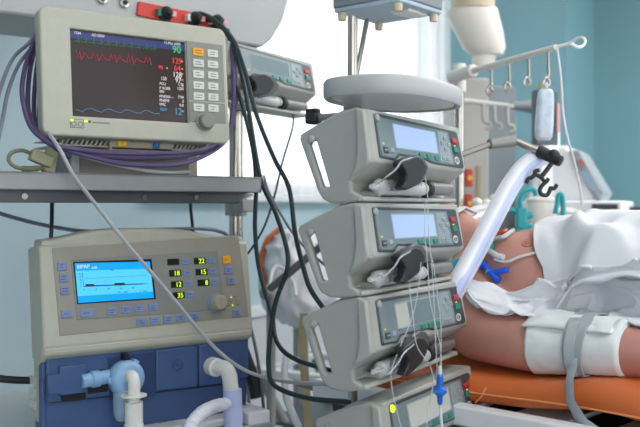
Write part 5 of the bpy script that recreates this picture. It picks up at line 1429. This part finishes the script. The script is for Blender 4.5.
# white machine with a tilted screen
Zk = 3.0
f = Fr((P(575, HY, Zk).x, Zk, 0), -24)
mc = thing('treatment_machine', f, 'white wedge shaped machine with a tilted grey screen beyond the bed', 'machine')
def mh(px, py, y=0.0): return f.hit(px, py, y)
wedge = [mh(524, 216), mh(537, 147), mh(566, 145), mh(571, 150), mh(600, 204), mh(602, 216)]
MB().prism(wedge, 0.0, 0.25, 'y').build('body', M['machine_white'], mc, bevel=0.012)
# side with the screen: slanting slab leaning back
MB().prism([mh(568, 150, -.02), mh(580, 150, -.02), mh(606, 193, -.02), mh(599, 203, -.02)], -0.02, 0.2, 'y').build('screen_housing', M['machine_grey'], mc, bevel=0.008)
sq = [mh(572, 157, -.024), mh(583, 157, -.024), mh(601, 190, -.024), mh(592, 192, -.024)]
MB().prism(sq, -0.03, -0.018, 'y').build('screen_frame', M['machine_grey'], mc, bevel=0.003)
MB().prism([mh(577, 171, -.03), mh(588, 170, -.03), mh(599, 187, -.03), mh(590, 189, -.03)], -0.034, -0.028, 'y').build('screen', M['machine_screen'], mc)
MB().prism([mh(577, 160.5, -.03), mh(583, 160, -.03), mh(586, 165, -.03), mh(580, 166, -.03)], -0.034, -0.028, 'y').build('warning_label', M['skin_dark'], mc)
x0, z0 = mh(540, 216, 0.3); x1, _ = mh(626, 206)
MB().box(x0, x1, -0.12, 0.3, z0 - 0.02, mh(600, 201)[1]).build('table', M['machine_white'], mc, bevel=0.006)
MB().box(mh(592, 206, -.125)[0], mh(618, 206, -.125)[0], -0.135, -0.11, mh(600, 209, -.125)[1], mh(600, 204, -.125)[1]).build('drawer_front', M['bed_dark'], mc, bevel=0.003)
MB().box(x0 + 0.03, x1 - 0.03, -0.08, 0.28, 0.06, z0 - 0.02).build('base', M['machine_white'], mc, bevel=0.01)
MB().box(x0 + 0.05, x1 - 0.05, -0.06, 0.26, 0.0, 0.07).build('plinth', M['bed_dark'], mc)
MB().cyl((mh(546, 146)[0], 0.1, mh(546, 146)[1] - 0.02), (mh(546, 146)[0], 0.1, mh(546, 120)[1]), 0.03).build('mast', M['machine_white'], mc)
f = Fr((P(652, HY, 3.1).x, 3.1, 0), -24)
ct = thing('instrument_cart', f, 'white cart with dark trays at the back beside the machine', 'cart')
zc_ = P(640, 209, 3.1).z
MB().box(-0.12, 0.4, -0.1, 0.3, 0.08, zc_ - 0.015).build('cart_body', M['machine_white'], ct, bevel=0.006)
MB().box(-0.11, 0.4, -0.09, 0.29, zc_ - 0.015, zc_ + 0.008).build('dark_tray', M['bed_dark'], ct, bevel=0.004)
for x in (-0.06, 0.35):
    MB().cyl((x - 0.015, 0.1, 0.045), (x + 0.015, 0.1, 0.045), 0.045).build('castor', M['black_rubber'], ct, bevel=0.003)

# ------------------------------------------------------------------ white bundle with an orange edge under the window
f = Fr(P(303, 271, 2.75), 22)
bd = thing('bedding_bundle', f, 'white bundle of bedding with an orange edge below the window', 'bedding')
bb = MB(); bmesh.ops.create_icosphere(bb.bm, subdivisions=5, radius=1.0)
for v in bb.bm.verts:
    d = v.co.copy()
    c = Vector((math.copysign(abs(d.x) ** .75, d.x), math.copysign(abs(d.y) ** .8, d.y), math.copysign(abs(d.z) ** .7, d.z)))
    w = noise.noise(d * 2.3 + Vector((4, 1, 0))); w2 = noise.noise(Vector((d.x * 6 + d.z * 3, d.y * 4, d.z * 2)) )
    ridge = max(0, 1 - 2.6 * abs(w))
    k = 1 + 0.10 * ridge + 0.07 * w2
    v.co = Vector((c.x * 0.125 * k, c.y * 0.12 * k, c.z * 0.13 * k - 0.03 * max(0, -d.z)))
bb.build('cloth', M['sheet'], bd, ang=180)
MB().tube([(-0.128, -0.02, -0.05), (-0.138, -0.01, 0.0), (-0.134, 0.0, 0.05), (-0.112, 0.0, 0.10), (-0.07, 0.0, 0.135)], 0.009, 10, 8).build('edge_band', M['orange_vinyl'], bd)
MB().box(-0.02, 0.02, 0.0, 0.04, -P(303, 271, 2.75).z, -0.10).build('stand', M['steel_dull'], bd, bevel=0.006)
cable('pale_tube', [(268, 300, 2.4), (270, 282, 2.42), (274, 268, 2.45), (282, 268, 2.45), (292, 280, 2.4), (296, 296, 2.38)], 0.005, 'line_white', 'white tube looping in front of the bedding bundle', 'tube')
